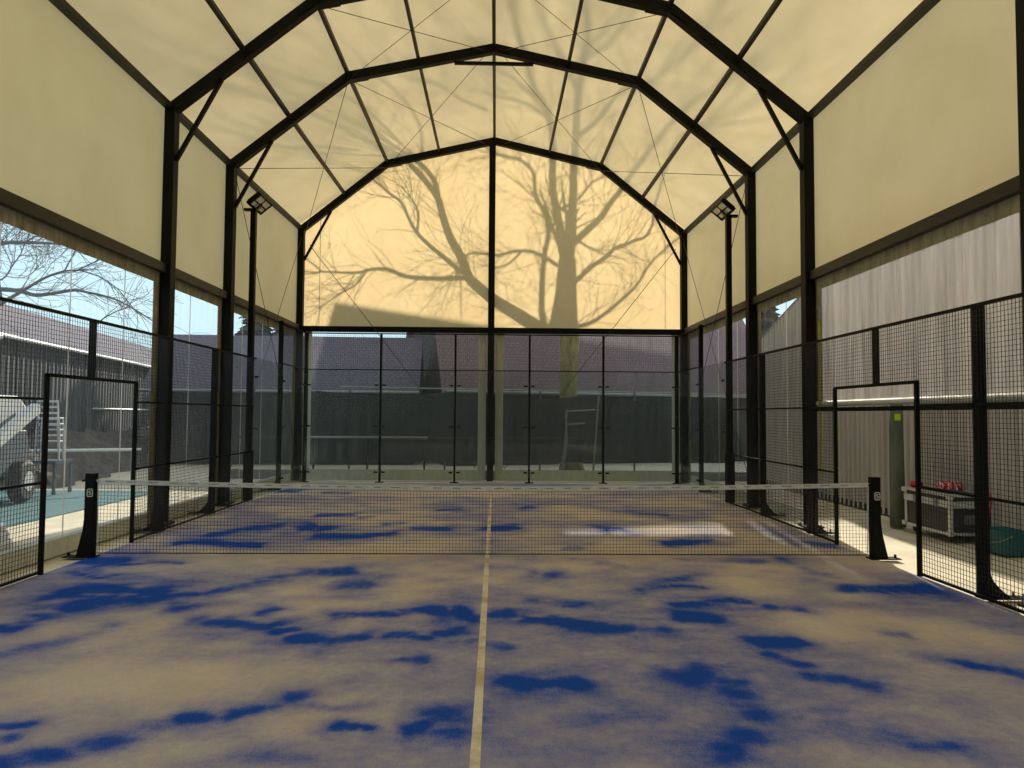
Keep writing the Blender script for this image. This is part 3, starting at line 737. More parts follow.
# ---------------------------------------------------------------- clear film windows
wn = 0


def side_window(s, ya, yb, z0=0.0, film='film'):
    """one bay of clear film with its beige pvc border"""
    global wn
    wn += 1
    x = s * 5.46
    fr = MB()
    e = 0.004
    m = 0.25
    fr.box(x - e, x + e, ya, yb, 3.95, 4.2)
    fr.box(x - e, x + e, ya, ya + m, z0, 3.95)
    fr.box(x - e, x + e, yb - m, yb, z0, 3.95)
    if z0 == 0:
        pass
    o = fr.build('window_%d' % wn, 'trim')
    struct(o)
    if z0 == 0:
        MB().box(x - e, x + e, ya + m, yb - m, 0.0, 0.22).build('bottom_skirt', 'skirt', o)
    zb = 0.22 if z0 == 0 else z0
    ys = [ya + m + (yb - ya - 2 * m) * k / 24 for k in range(25)]
    g = MB()
    random.seed(wn)
    offs = [[0.012 * math.sin(k * 1.9 + wn) * (0.3 + 0.7 * (zi / 3.0)) + random.uniform(-.004, .004) for k in range(25)] for zi in range(4)]
    vs, fs = [], []
    for zi in range(4):
        for k in range(25):
            vs.append((x + s * 0.006 + offs[zi][k] * s, ys[k], zb + (3.95 - zb) * zi / 3.0))
    for zi in range(3):
        for k in range(24):
            fs.append((zi * 25 + k, zi * 25 + k + 1, (zi + 1) * 25 + k + 1, (zi + 1) * 25 + k))
    g.add(vs, fs)
    g.build('film_pane', film, o, smooth=True)
    # weld seams
    sm = MB()
    k = ya + m + 0.9
    while k < yb - m - 0.3:
        sm.box(x - 0.008, x - 0.004, k, k + 0.025, zb, 3.95)
        k += 1.35
    sm.build('seam', 'film_worn', o)
    return o


side_window(-1, 5.35, 10.65)
side_window(-1, 2.66, 5.34)
side_window(-1, -2.34, 2.65)
side_window(-1, -10.1, -2.36)
side_window(1, 5.35, 10.65)
side_window(1, 2.66, 5.34, film='film')
wr = side_window(1, -2.34, 2.65, 2.06, 'film_worn')
side_window(1, -10.1, -2.36, 2.06)
MB().tube([(5.46, -2.25, 2.05), (5.46, 2.55, 2.05)], 0.045, 12).build('roller_tube', 'white', wr)
MB().box(5.40, 5.50, -2.25, 2.55, 1.92, 1.98).build('bottom_rail', 'steel', wr)
for (xa, xb) in ((-5.25, -0.18), (0.08, 5.25)):
    wn += 1
    y = 10.74
    fr = MB()
    fr.box(xa, xb, y - .004, y + .004, 4.1, 4.2)
    fr.box(xa, xb, y - .004, y + .004, 0.0, 0.3)
    fr.box(xa, xa + 0.22, y - .004, y + .004, 0.3, 4.1)
    fr.box(xb - 0.22, xb, y - .004, y + .004, 0.3, 4.1)
    o = struct(fr.build('window_%d' % wn, 'skirt'))
    g = MB()
    nn = 24
    vs = [(xa + .22 + (xb - xa - .44) * k / nn, y + 0.01 * math.sin(k * 1.7), z) for z in (0.3, 4.1) for k in range(nn + 1)]
    g.add(vs, [(k, k + 1, nn + 2 + k, nn + 1 + k) for k in range(nn)])
    g.build('film_pane', 'film', o, smooth=True)
# unseen dark backdrop, added behind the viewer to darken the glass reflections
struct(MB().box(-20, 20, -16.3, -16, 0, 4.6).build('unseen_backdrop', 'dark_wall'))
# yellow lashing strap hanging at the raised curtain
o = MB().box(5.40, 5.405, 2.34, 2.40, 0.9, 3.5).add([], []).build('lashing_strap', 'strap')
MB().box(5.385, 5.405, 2.31, 2.43, 3.42, 3.6).build('ratchet_buckle', 'zinc', o)
tag(o, 'yellow lashing strap hanging beside the rolled up curtain on the right wall', 'strap')
kb = MB().box(-5.78, -5.5, -10, 10.6, -0.02, 0.16).build('trim_3', 'kerb')
struct(kb)

# ---------------------------------------------------------------- padel cage
def wire_grid_x(x, ya, yb, za, zb, t=0.0042, p=0.05):
    """square welded mesh in a plane of constant x"""
    g = MB()
    n = int(round((yb - ya) / p))
    for k in range(n + 1):
        g.bar((x, ya + (yb - ya) * k / n, za), (x, ya + (yb - ya) * k / n, zb), t, caps=False)
    m = int(round((zb - za) / p))
    for k in range(m + 1):
        g.bar((x + t * 0.8, ya, za + (zb - za) * k / m), (x + t * 0.8, yb, za + (zb - za) * k / m), t, caps=False)
    return g


def wire_grid_y(y, xa, xb, za, zb, t=0.0042, p=0.05):
    g = MB()
    n = int(round((xb - xa) / p))
    for k in range(n + 1):
        g.bar((xa + (xb - xa) * k / n, y, za), (xa + (xb - xa) * k / n, y, zb), t, caps=False)
    m = int(round((zb - za) / p))
    for k in range(m + 1):
        g.bar((xa, y - t * 0.8, za + (zb - za) * k / m), (xb, y - t * 0.8, za + (zb - za) * k / m), t, caps=False)
    return g


def mesh_panel(s, ya, yb, za, zb, label, rails):
    t = thing('mesh_panel', label, 'wire mesh panel', (s * 5.0, ya, za), 0, 'welded mesh panels of the court fence')
    L_, H = yb - ya, zb - za
    MB().box(-0.015, 0.02, 0, L_, 0.0, 0.025).build('bottom_rail', 'steel', t)
    MB().box(-0.015, 0.025, 0, L_, H - 0.035, H).build('top_rail', 'steel', t)
    for z in rails:
        MB().box(-0.012, 0.02, 0.025, L_ - 0.025, z - za - 0.014, z - za + 0.014).build('cross_rail', 'steel', t)
    wire_grid_x(0.0, 0.02, L_ - 0.02, 0.02, H - 0.03).build('wire_mesh', 'wire', t)
    return t


def fence_post(s, y, h, label, z0=0.0, foot=True, wx=0.1, wy=0.08):
    t = thing('fence_post', label, 'fence post', (s * 5.065, y, z0), 0, 'black posts of the court fence')
    MB().box(-wx / 2, wx / 2, -wy / 2, wy / 2, 0, h).build('post_tube', 'steel', t, bevel=0.006)
    if foot:
        poly = [(s * wx / 2, 0.26)] + [(s * (wx / 2 + 0.22 * (1 - math.cos(a))), 0.03 + 0.37 * (1 - math.sin(a))) for a in [math.pi / 2 * k / 6 for k in range(1, 7)]] + [(s * (wx / 2 + 0.22), 0), (s * wx / 2, 0)]
        poly[1:7] = [(s * (wx / 2 + 0.2 * (k / 6) ** 1.7), 0.26 - 0.24 * (k / 6)) for k in range(1, 7)]
        MB().prism(poly, 'y', -0.035, 0.035).build('foot_gusset', 'steel', t)
        f = MB().box(min(-s * wx / 2, s * 0.42), max(-s * wx / 2, s * 0.42), -0.07, 0.07, 0, 0.014)
        f.build('foot_plate', 'steel', t)
        b = MB()
        for bx in (0.33, 0.38):
            b.tube([(s * bx, 0.04 if bx < .35 else -0.04, 0.014), (s * bx, 0.04 if bx < .35 else -0.04, 0.055)], 0.013, 6)
        b.build('anchor_bolt', 'zinc', t)
    return t


for s, sn in ((-1, 'left'), (1, 'right')):
    mesh_panel(s, -4.0, -2.0, 0.02, 3.0, 'tall wire mesh panel at the near end of the %s fence' % sn, (1.03, 1.97))
    mesh_panel(s, -2.0, -1.03, 0.02, 3.0, 'narrow wire mesh panel on the near side of the %s gateway' % sn, (1.03, 1.97))
    gw = mesh_panel(s, -1.03, 1.03, 2.24, 3.0, 'low wide wire mesh panel over the %s gateway' % sn, ())
    MB().box(min(s * .03, s * .1), max(s * .03, s * .1), 1.0, 1.06, 0, 0.76).build('middle_post', 'steel', gw)
    mesh_panel(s, 1.03, 2.0, 0.02, 3.0, 'narrow wire mesh panel on the far side of the %s gateway' % sn, (1.03, 1.97))
    mesh_panel(s, 2.0, 4.0, 0.02, 3.0, 'tall wire mesh panel just past the tent post beyond the net, %s fence' % sn, (1.03, 1.97))
    mesh_panel(s, 4.0, 6.0, 0.02, 3.0, 'tall wire mesh panel next to the glass on the %s fence' % sn, (1.03, 1.97))
    mesh_panel(s, 8.0, 10.0, 3.0, 4.0, 'short wire mesh panel above the last side glass in the far %s corner' % sn, ())
    fence_post(s, -4.0, 3.0, 'black fence post at the near end of the %s fence' % sn)
    fence_post(s, -2.0, 3.0, 'thick black fence post nearest the viewer on the %s fence' % sn)
    fence_post(s, 2.0, 3.0, 'black fence post standing in front of the tent post on the %s' % sn)
    fence_post(s, 4.0, 3.0, 'black fence post between gateway and floodlight mast on the %s' % sn)
    fence_post(s, 8.0, 4.05, 'black post behind the side glass on the %s, joint of the two panes' % sn)
    # open gateway frame
    g = thing('gate_frame', 'black frame of the open gateway in the %s fence' % sn, 'gate frame', (s * 5.0, 0, 0), 0, 'open gateways beside the net')
    MB().box(-0.022, 0.022, -1.03, -0.985, 0, 2.24).build('jamb', 'steel', g)
    MB().box(-0.022, 0.022, 0.985, 1.03, 0, 2.24).build('jamb', 'steel', g)
    MB().box(-0.022, 0.022, -1.03, 1.03, 2.225, 2.24).build('lintel', 'steel', g)

# glass panes with patch clamps
def pane(label, loc, rz, clamps):
    t = thing('glass_panel', label, 'glass panel', loc, rz, 'tempered glass panels round the court end')
    MB().box(-0.993, 0.993, -0.006, 0.006, 0.02, 3.0).build('pane', 'glass', t)
    for x in clamps:
        for z in (0.28, 1.5, 2.6):
            c = MB()
            c.box(x * 0.9 - 0.05, x * 0.9 + 0.05, -0.014, 0.02, z - 0.02, z + 0.02)
            c.tube([(x * 0.9 - 0.02, -0.02, z), (x * 0.9 - 0.02, 0.02, z)], 0.018, 8)
            c.build('patch_clamp', 'steel', t)
    return t


nm = ['leftmost', 'second from the left', 'middle', 'second from the right', 'rightmost']
for i in range(5):
    pane('%s of the five tall glass panels across the far end' % nm[i] if i != 2 else 'tall glass panel in the middle of the far end, split by the tent post behind', (-4 + 2 * i, 10.0, 0), 0, (-1, 1))
for s, sn in ((-1, 'left'), (1, 'right')):
    for y, q in ((9.0, 'in the far corner'), (7.0, 'nearer the floodlight mast')):
        pane('tall side glass panel %s on the %s' % (q, sn), (s * 5.0, y, 0), math.pi / 2, (-1, 1))
for i, x in enumerate((-5, -3, -1, 1, 3, 5)):
    t = thing('end_wall_post', '%s of the six thin black posts behind the far glass' % ['leftmost', 'second from the left', 'third from the left', 'third from the right', 'second from the right', 'rightmost'][i],
              'post', (x, 10.07, 0), 0, 'thin posts of the far glass wall')
    w = 0.085 if abs(x) == 5 else 0.05
    MB().box(-w / 2, w / 2, -0.04, 0.06, 0, 4.0).build('post_tube', 'steel', t)
    MB().box(-0.11, 0.11, -0.05, 0.09, 0, 0.02).build('foot_plate', 'steel', t)
for i in range(5):
    t = thing('mesh_panel', 'wire mesh strip above the %s far glass panel' % (nm[i] if i != 2 else 'middle'), 'wire mesh panel', (-4 + 2 * i, 10.0, 3.0), 0, 'mesh strips above the far glass')
    MB().box(-1, 1, -0.012, 0.012, 0.0, 0.025).build('bottom_rail', 'steel', t)
    MB().box(-1, 1, -0.015, 0.015, 0.97, 1.0).build('top_rail', 'steel', t)
    wire_grid_y(0.0, -0.975, 0.975, 0.02, 0.97).build('wire_mesh', 'wire', t)

# ---------------------------------------------------------------- net
t = thing('court_net', 'black court net with a white top tape stretched across the court', 'net', (0, 0, 0))
XN = 4.94


def ztop(x):
    return 0.885 + 0.07 * (abs(x) / XN) ** 1.7


g = MB()
n = int(2 * XN / 0.042)
for k in range(n + 1):
    x = -XN + 2 * XN * k / n
    g.bar((x, 0, 0.05), (x, 0, ztop(x)), 0.0034, caps=False)
rows = 20
seg = 24
for r in range(rows + 1):
    for k in range(seg):
        xa, xb = -XN + 2 * XN * k / seg, -XN + 2 * XN * (k + 1) / seg
        fr = r / rows
        g.bar((xa, 0, 0.05 + (ztop(xa) - 0.05) * fr), (xb, 0, 0.05 + (ztop(xb) - 0.05) * fr), 0.0034, caps=False)
g.build('netting', 'net', t)
g = MB()
for k in range(seg):
    xa, xb = -XN + 2 * XN * k / seg, -XN + 2 * XN * (k + 1) / seg
    g.add([(xa, -.012, ztop(xa) - .035), (xb, -.012, ztop(xb) - .035), (xb, -.009, ztop(xb) + .02), (xa, -.009, ztop(xa) + .02),
           (xa, .012, ztop(xa) - .035), (xb, .012, ztop(xb) - .035), (xb, .009, ztop(xb) + .02), (xa, .009, ztop(xa) + .02)],
          [(0, 1, 2, 3), (5, 4, 7, 6), (3, 2, 6, 7), (1, 0, 4, 5)])
g.build('top_tape', 'tape', t)
g = MB()
x = -XN + 0.1
random.seed(5)
while x < XN - 0.3:
    w = random.uniform(0.09, 0.13)
    z = (ztop(x) + ztop(x + w)) / 2 - 0.002
    g.box(x, x + w, -0.0135, -0.0125, z - 0.004, z + 0.004)
    x += w + random.uniform(0.1, 0.16)
g.build('tape_stitching', 'stitch', t)['kind'] = 'stuff'
g = MB()
for k in range(seg):
    xa, xb = -XN + 2 * XN * k / seg, -XN + 2 * XN * (k + 1) / seg
    g.bar((xa, 0, 0.048), (xb, 0, 0.048), 0.012, caps=False)
g.build('bottom_cord', 'net', t)
g = MB()
for s in (-1, 1):
    g.tube([(s * (XN - 0.02), 0, 0.06), (s * (XN - 0.0), 0, 0.92)], 0.007, 6)
    g.tube([(s * (XN - 0.02), 0, 0.93), (s * (XN + 0.02), 0, 0.965)], 0.012, 6)
g.build('side_cord', 'tape', t)

for s, sn in ((-1, 'left'), (1, 'right')):
    t = thing('net_post', 'black net post with flared foot and white emblem, %s end of the net' % sn, 'net post', (s * 5.02, 0, 0), 0, 'the two net posts')
    w = 0.058
    poly = [(-s * w, 0), (-s * w, 1.04), (s * w, 1.04), (s * w, 0.48), (s * 0.072, 0.34), (s * 0.12, 0.13), (s * 0.15, 0.0)]
    MB().prism(poly, 'y', -0.05, 0.05).build('post_body', 'steel', t, bevel=0.006)
    MB().box(-w - 0.003, w + 0.003, -0.053, 0.053, 1.04, 1.052).build('cap', 'steel', t, bevel=0.004)
    f = MB().box(min(-s * 0.09, s * 0.3), max(-s * 0.09, s * 0.3), -0.08, 0.08, 0, 0.014)
    f.build('foot_plate', 'steel', t)
    b = MB()
    b.tube([(s * 0.26, 0.0, 0.0), (s * 0.26, 0, 0.055)], 0.016, 6)
    b.build('anchor_bolt', 'steel', t)
    hk = MB().tube([(s * w, -0.02, 0.965), (s * (w + 0.05), -0.02, 0.955)], 0.014, 8) if s < 0 else MB().tube([(-s * w, -0.03, 0.955), (-s * (w + 0.03), -0.02, 0.95)], 0.016, 8)
    hk.build('net_hook', 'steel', t)
    # emblem: a small rounded outline with an angular S inside
    e = MB()
    yb_ = -0.0535
    cx, cz, hw, hh, th = 0.01, 0.81, 0.033, 0.046, 0.008

    def st(a_, b_):
        e.bar((cx + a_[0], yb_, cz + a_[1]), (cx + b_[0], yb_, cz + b_[1]), 0.004, th, up=(0, 0, 1)) if abs(a_[0] - b_[0]) > abs(a_[1] - b_[1]) else e.bar((cx + a_[0], yb_, cz + a_[1]), (cx + b_[0], yb_, cz + b_[1]), 0.004, th, up=(1, 0, 0))
    c_ = 0.009
    ring = [(-hw + c_, -hh), (hw - c_, -hh), (hw, -hh + c_), (hw, hh - c_), (hw - c_, hh), (-hw + c_, hh), (-hw, hh - c_), (-hw, -hh + c_)]
    for k in range(8):
        st(ring[k], ring[(k + 1) % 8])
    for a_, b_ in (((0.015, 0.024), (-0.014, 0.018)), ((-0.014, 0.018), (-0.012, 0.004)), ((-0.012, 0.004), (0.014, -0.006)), ((0.014, -0.006), (0.012, -0.02)), ((0.012, -0.02), (-0.015, -0.026))):
        st(a_, b_)
    e.build('emblem', 'white', t)

# ---------------------------------------------------------------- floodlight masts
for s, sn in ((-1, 'left'), (1, 'right')):
    t = thing('floodlight_mast', 'tall thin black mast with a tilted floodlight on top, %s side of the court' % sn, 'floodlight', (s * 5.1, 6.0, 0), 0, 'two floodlight masts')
    MB().box(-0.055, 0.055, -0.055, 0.055, 0, 6.14).build('pole', 'steel', t)
    MB().box(-0.08, 0.08, -0.08, 0.08, 0, 1.05).build('base_sleeve', 'steel', t)
    br = MB().box(min(s * 0.2, -s * 0.06), max(s * 0.2, -s * 0.06), -0.05, 0.05, 6.14, 6.19)
    br.bar((0, 0, 6.16), (-s * 0.16, 0.0, 6.3), 0.05)
    br.build('bracket', 'steel', t)
    # long housing lying along the court, lens facing down and inwards
    mt = Matrix.Translation((-s * 0.13, 0.0, 6.29)) @ Matrix.Rotation(s * math.radians(40), 4, 'Y')
    h = MB().box(-0.15, 0.15, -0.36, 0.36, 0.0, 0.06)
    for x in (-0.16, 0.16):
        h.box(x - 0.015, x + 0.015, -0.38, 0.38, -0.03, 0.06)
    for y in (-0.37, 0.37):
        h.box(-0.16, 0.16, y - 0.015, y + 0.015, -0.03, 0.06)
    h.box(-0.15, 0.15, -0.012, 0.012, -0.02, 0.0)
    for k in range(11):
        h.box(-0.13, 0.13, -0.32 + k * 0.064 - 0.006, -0.32 + k * 0.064 + 0.006, 0.06, 0.10)
    ho = h.xf(mt).build('lamp_housing', 'steel', t)
    for (xa, xb, ya, yb) in ((0.005, 0.135, -0.34, -0.02), (0.005, 0.135, 0.02, 0.34), (-0.12, -0.03, -0.33, -0.15), (-0.12, -0.03, -0.1, 0.1), (-0.12, -0.03, 0.15, 0.33)):
        if s > 0:
            xa, xb = -xb, -xa
        MB().box(xa, xb, ya, yb, -0.012, 0.0).xf(mt).build('lens', 'lens', ho)
# ---------------------------------------------------------------- the bare tree behind the tent
def W3(x, z, dy):
    """a point whose sun shadow falls at (x, z) on the far membrane"""
    k = (14.5 - 10.7) + dy
    return Vector((x + SUN.x * k, 10.7 + k, z + SUN.z * k))


def smooth(pts, n=3):
    out = []
    P = [pts[0]] + list(pts) + [pts[-1]]
    for i in range(1, len(P) - 2):
        for k in range(n):
            t_ = k / n
            a, b, c, d = P[i - 1], P[i], P[i + 1], P[i + 2]
            out.append(0.5 * ((2 * b) + (c - a) * t_ + (2 * a - 5 * b + 4 * c - d) * t_ ** 2 + (3 * b - a - 3 * c + d) * t_ ** 3))
    out.append(P[-2])
    return out


def twig(mb, p, d, r, length, depth, rnd, spread=1.0, up=0.15, minr=0.004):
    """a wandering branch that forks into thinner ones"""
    n = max(3, int(length / 0.22))
    pts, rs = [p.copy()], [r]
    q = p.copy()
    dd = d.normalized()
    kids = []
    for i in range(n):
        dd = (dd + Vector((rnd.uniform(-1, 1), rnd.uniform(-1, 1), rnd.uniform(-1, 1))) * 0.22 + Vector((0, 0, up * 0.3))).normalized()
        q = q + dd * (length / n)
        pts.append(q.copy())
        rr = max(minr, r * (1 - 0.75 * (i + 1) / n))
        rs.append(rr)
        if depth > 0 and i > 0 and rnd.random() < 0.62:
            kids.append((q.copy(), dd.copy(), rr))
    mb.tube(pts, rs, 5 if r > 0.02 else 3, cap=False)
    for (kp, kd, kr) in kids:
        ax = Vector((rnd.uniform(-1, 1), rnd.uniform(-1, 1), rnd.uniform(-1, 1))).normalized()
        side = kd.cross(ax).normalized()
        nd = (kd * 0.75 + side * spread * rnd.uniform(0.6, 1.1)).normalized()
        twig(mb, kp, nd, max(minr, kr * 0.62), length * rnd.uniform(0.42, 0.66), depth - 1, rnd, spread, up, minr)


tree = thing('bare_tree', 'large bare many-limbed tree close behind the far wall, its shadow on the membrane', 'tree', (2.55, 14.5, 0))
base = Vector((2.55, 14.5, 0))
rnd = random.Random(11)
tb = MB()
tr_pts = [Vector((2.62, 14.5, -0.05)), Vector((2.58, 14.5, 0.5)), Vector((2.50, 14.5, 2.5))]
k0 = LIMBS[0]
tr_pts += [W3(x, z, 0) for x, z in k0[1]]
rs = [0.46, 0.36, 0.29] + [k0[2] + (k0[3] - k0[2]) * i / (len(k0[1]) - 1) for i in range(len(k0[1]))]
sp_ = smooth([p - base for p in tr_pts], 4)
rs2 = np.interp(np.linspace(0, len(rs) - 1, len(sp_)), range(len(rs)), rs)
tb.tube(sp_, list(map(float, rs2)), 14)
tb.build('trunk', 'lichen', tree, smooth=True)
for li, (kind, pts, r0, r1, dy) in enumerate(LIMBS[1:]):
    lb = MB()
    d_end = dy
    d_start = dy * 0.25 if dy not in (-1.6, -1.8, -2, -.8) else dy * 0.75
    P = [W3(x, z, d_start + (d_end - d_start) * i / (len(pts) - 1)) - base for i, (x, z) in enumerate(pts)]
    if li == 0:
        P = [W3(1.75, 3.6, 0) - base] + P
    P = smooth(P, 4)
    n = len(P)
    rr = [r0 + (r1 - r0) * i / (n - 1) for i in range(n)]
    # slight waviness
    lb.tube(P, rr, 10 if r0 > 0.08 else 6)
    o = lb.build('limb', 'bark', tree, smooth=True)
    tw = MB()
    step = 2 if r0 < 0.1 else 3
    for i in range(2, n, step):
        d = (P[i] - P[i - 1]).normalized()
        q = P[i] + base
        if q.z < 5.8:
            continue
        for _ in range(2 if i < n * 0.5 else 3):
            if rnd.random() < 0.25:
                continue
            ax = Vector((rnd.uniform(-1, 1), rnd.uniform(-.5, .5), rnd.uniform(-1, 1))).normalized()
            side = d.cross(ax).normalized()
            nd = (d * 0.8 + side * rnd.uniform(0.6, 1.2)).normalized()
            nd.y *= 0.5
            ln_ = rnd.uniform(0.8, 1.9) * (1.0 if q.z < 9.5 else 1.5)
            twig(tw, P[i], nd, min(rr[i] * 0.4, 0.013), ln_, 2, rnd, 1.0, 0.12, 0.0035)
    # tip spray
    for _ in range(3):
        d = (P[-1] - P[-2]).normalized()
        nd = (d + Vector((rnd.uniform(-.6, .6), rnd.uniform(-.3, .3), rnd.uniform(-.4, .6)))).normalized()
        twig(tw, P[-1], nd, rr[-1] * 0.8, rnd.uniform(1.2, 2.2), 3, rnd, 0.9, 0.2, 0.0035)
    to = tw.build('twigs', 'bark', o)
    to['kind'] = 'stuff'


# trees seen through the left windows, against the sky
def bg_tree(label, x, y, h, seed, r, lean, mat='bark2', dpt=4, nb=11):
    t = thing('bare_tree', label, 'tree', (x, y, 0))
    rd = random.Random(seed)
    pts = [Vector((0, 0, 0))]
    d = Vector((lean, 0, 1)).normalized()
    n = 9
    for i in range(n):
        d = (d + Vector((rd.uniform(-.12, .12), rd.uniform(-.12, .12), 0.05))).normalized()
        pts.append(pts[-1] + d * h * 0.8 / n)
    rs_ = [r * (1 - 0.8 * i / n) for i in range(n + 1)]
    MB().tube(pts, rs_, 10).build('trunk', mat, t, smooth=True)
    for k in range(nb):
        i = rd.randint(2, n)
        a = rd.uniform(0, 2 * math.pi)
        c = MB()
        dd = Vector((math.cos(a), math.sin(a), rd.uniform(0.05, 0.7))).normalized()
        twig(c, pts[i], dd, rs_[i] * 0.55, h * rd.uniform(0.35, 0.6), dpt, rd, 0.8, 0.12, 0.012)
        c.build('branch', mat, t)
    return t


t = thing('bare_tree', 'bare tree reaching long thin branches across the near left window', 'tree', (-11.6, 4.6, 0))
MB().tube([(0, 0, 0), (0.05, 0, 2), (-0.1, 0.1, 4.2), (0, 0.2, 7), (0.2, 0.2, 9.5)], [0.24, 0.2, 0.17, 0.1, 0.03], 10).build('trunk', 'bark2', t, smooth=True)
rd = random.Random(21)
for k, (pts, ra, rb) in enumerate(SIDE_LIMBS):
    P = [Vector(q) - Vector((-11.6, 4.6, 0)) for q in pts]
    if k < 3:
        P = [Vector((0, 0.05, P[0].z - 0.35))] + P
    P = smooth(P, 3)
    c = MB().tube(P, [ra + (rb - ra) * i / (len(P) - 1) for i in range(len(P))], 6)
    for i in range(3, len(P)):
        if rd.random() < 0.75:
            d = (P[i] - P[i - 1]).normalized()
            twig(c, P[i], (d * 0.7 + Vector((rd.uniform(-.3, .3), rd.uniform(-.4, .4), rd.uniform(-.9, .9)))).normalized(), 0.009, rd.uniform(0.5, 1.2), 2, rd, 0.8, 0.05, 0.004)
    c.build('branch', 'bark2', t)
for k in range(5):
    c = MB()
    twig(c, Vector((0, 0.2, 5.2 + 0.8 * k)), Vector((rd.uniform(-1, 1), rd.uniform(-.3, 1), 0.5)), 0.05, 2.6, 3, rd, 0.8, 0.1, 0.005)
    c.build('branch', 'bark2', t)
bg_tree('bare tree behind the dark shed, seen through the middle left window', -27.5, 31, 13, 8, 0.30, 0.1, nb=6, dpt=3)

# ---------------------------------------------------------------- houses and sheds outside
def quad_uv(o, scale=1.0):
    """planar UV from each face's own plane, in metres"""
    me = o.data
    uv = me.uv_layers.new(name='UVMap')
    for p in me.polygons:
        nrm = p.normal
        u = Vector((0, 0, 1)).cross(nrm)
        u = u.normalized() if u.length > 1e-4 else Vector((1, 0, 0))
        v = nrm.cross(u)
        for li in p.loop_indices:
            co = me.vertices[me.loops[li].vertex_index].co
            uv.data[li].uv = (co.dot(u) * scale, co.dot(v) * scale)


# hipped-gable house behind the far wall; the court's shadows come from its ridge
t = thing('farmhouse', 'long dark house with a steep purple-brown tiled roof behind the far wall', 'building', (-2.92, 20.8, 0), math.radians(17))
HL, HD, EV, RZ = 13.6, 5.0, 2.75, 9.54
MB().box(0.0, HL, -HD + 0.6, HD - 0.6, 0, EV).prism([(-HD + 0.6, EV), (0, RZ - 0.9), (HD - 0.6, EV)], 'x', 0.0, HL).build('wall', 'dark_wall', t)
r = MB()
th = 0.18
for sg in (-1, 1):
    r.add([(-0.35, sg * HD, EV), (HL + 0.35, sg * HD, EV), (HL + 0.35, 0, RZ), (-0.1, 0, RZ),
           (-0.35, sg * HD, EV - th), (HL + 0.35, sg * HD, EV - th), (HL + 0.35, 0, RZ - th), (-0.1, 0, RZ - th)],
          [(0, 1, 2, 3), (4, 7, 6, 5), (0, 4, 5, 1), (1, 5, 6, 2), (3, 2, 6, 7), (0, 3, 7, 4)])
ro = r.build('roof', 'tiles', t)
quad_uv(ro)
MB().tube([(-0.35, -HD - 0.06, EV - 0.1), (HL + 0.35, -HD - 0.06, EV - 0.1)], 0.08, 8).build('gutter', 'zinc', t)
for xw, w in ((1.1, 1.6), (3.6, 1.2), (5.4, 1.2)):
    f = MB().box(xw, xw + w, -HD + 0.54, -HD + 0.6, 0.9, 2.2).build('window', 'machine_grey', t)
    MB().box(xw + 0.07, xw + w - 0.07, -HD + 0.52, -HD + 0.54, 0.97, 2.13).build('pane', 'glass_dark', f)
for k in range(3):
    f = MB().box(8.3 + k * 0.62, 8.3 + k * 0.62 + 0.5, -HD + 0.5, -HD + 0.6, 0.1, 2.0).build('door', 'door_wood', t)
    MB().box(8.3 + k * 0.62 + 0.06, 8.3 + k * 0.62 + 0.44, -HD + 0.48, -HD + 0.5, 1.1, 1.9).build('pane', 'glass_dark', f)

# lower wing to the left of the house
t = thing('low_barn', 'low dark barn with a purple-grey tiled roof behind the left half of the far glass', 'building', (-12.6, 18.6, 0), math.radians(3))
MB().box(0.2, 9.6, -1.9, 1.9, 0, 2.9).prism([(-1.9, 2.9), (0, 4.6), (1.9, 2.9)], 'x', 0.2, 9.6).build('wall', 'dark_wall', t)
r = MB()
for sg in (-1, 1):
    r.add([(0, sg * 2.2, 2.7), (9.8, sg * 2.2, 2.7), (9.8, 0, 4.85), (0, 0, 4.85),
           (0, sg * 2.2, 2.58), (9.8, sg * 2.2, 2.58), (9.8, 0, 4.7), (0, 0, 4.7)],
          [(0, 1, 2, 3), (4, 7, 6, 5), (0, 4, 5, 1), (1, 5, 6, 2), (3, 2, 6, 7), (0, 3, 7, 4)])
ro = r.build('roof', 'tiles2', t)
quad_uv(ro)
MB().tube([(0, -2.27, 2.62), (9.8, -2.27, 2.62)], 0.06, 8).build('gutter', 'zinc', t)
for k in range(7):
    MB().box(1.2 + k * 1.15, 1.2 + k * 1.15 + 1.0, -1.95, -1.9, 0.1, 2.2).build('board_panel', 'dark_wall', t)

# leaf-strewn strip before the house
g = MB()
rd = random.Random(3)
nx_, ny_ = 60, 10
vs = []
for j in range(ny_ + 1):
    for i in range(nx_ + 1):
        x, y = -8 + 18 * i / nx_, 11.2 + 2.0 * j / ny_
        vs.append((x, y, 0.0 + 0.1 * math.sin(math.pi * j / ny_) + (rd.uniform(0, 0.07) if 0 < j < ny_ else -0.02)))
g.add(vs, [(j * (nx_ + 1) + i, j * (nx_ + 1) + i + 1, (j + 1) * (nx_ + 1) + i + 1, (j + 1) * (nx_ + 1) + i) for j in range(ny_) for i in range(nx_)])
o = g.build('leaf_litter', 'bank')
tag(o, 'brown leaf litter on the ground behind the far window', 'leaves', kind='stuff')

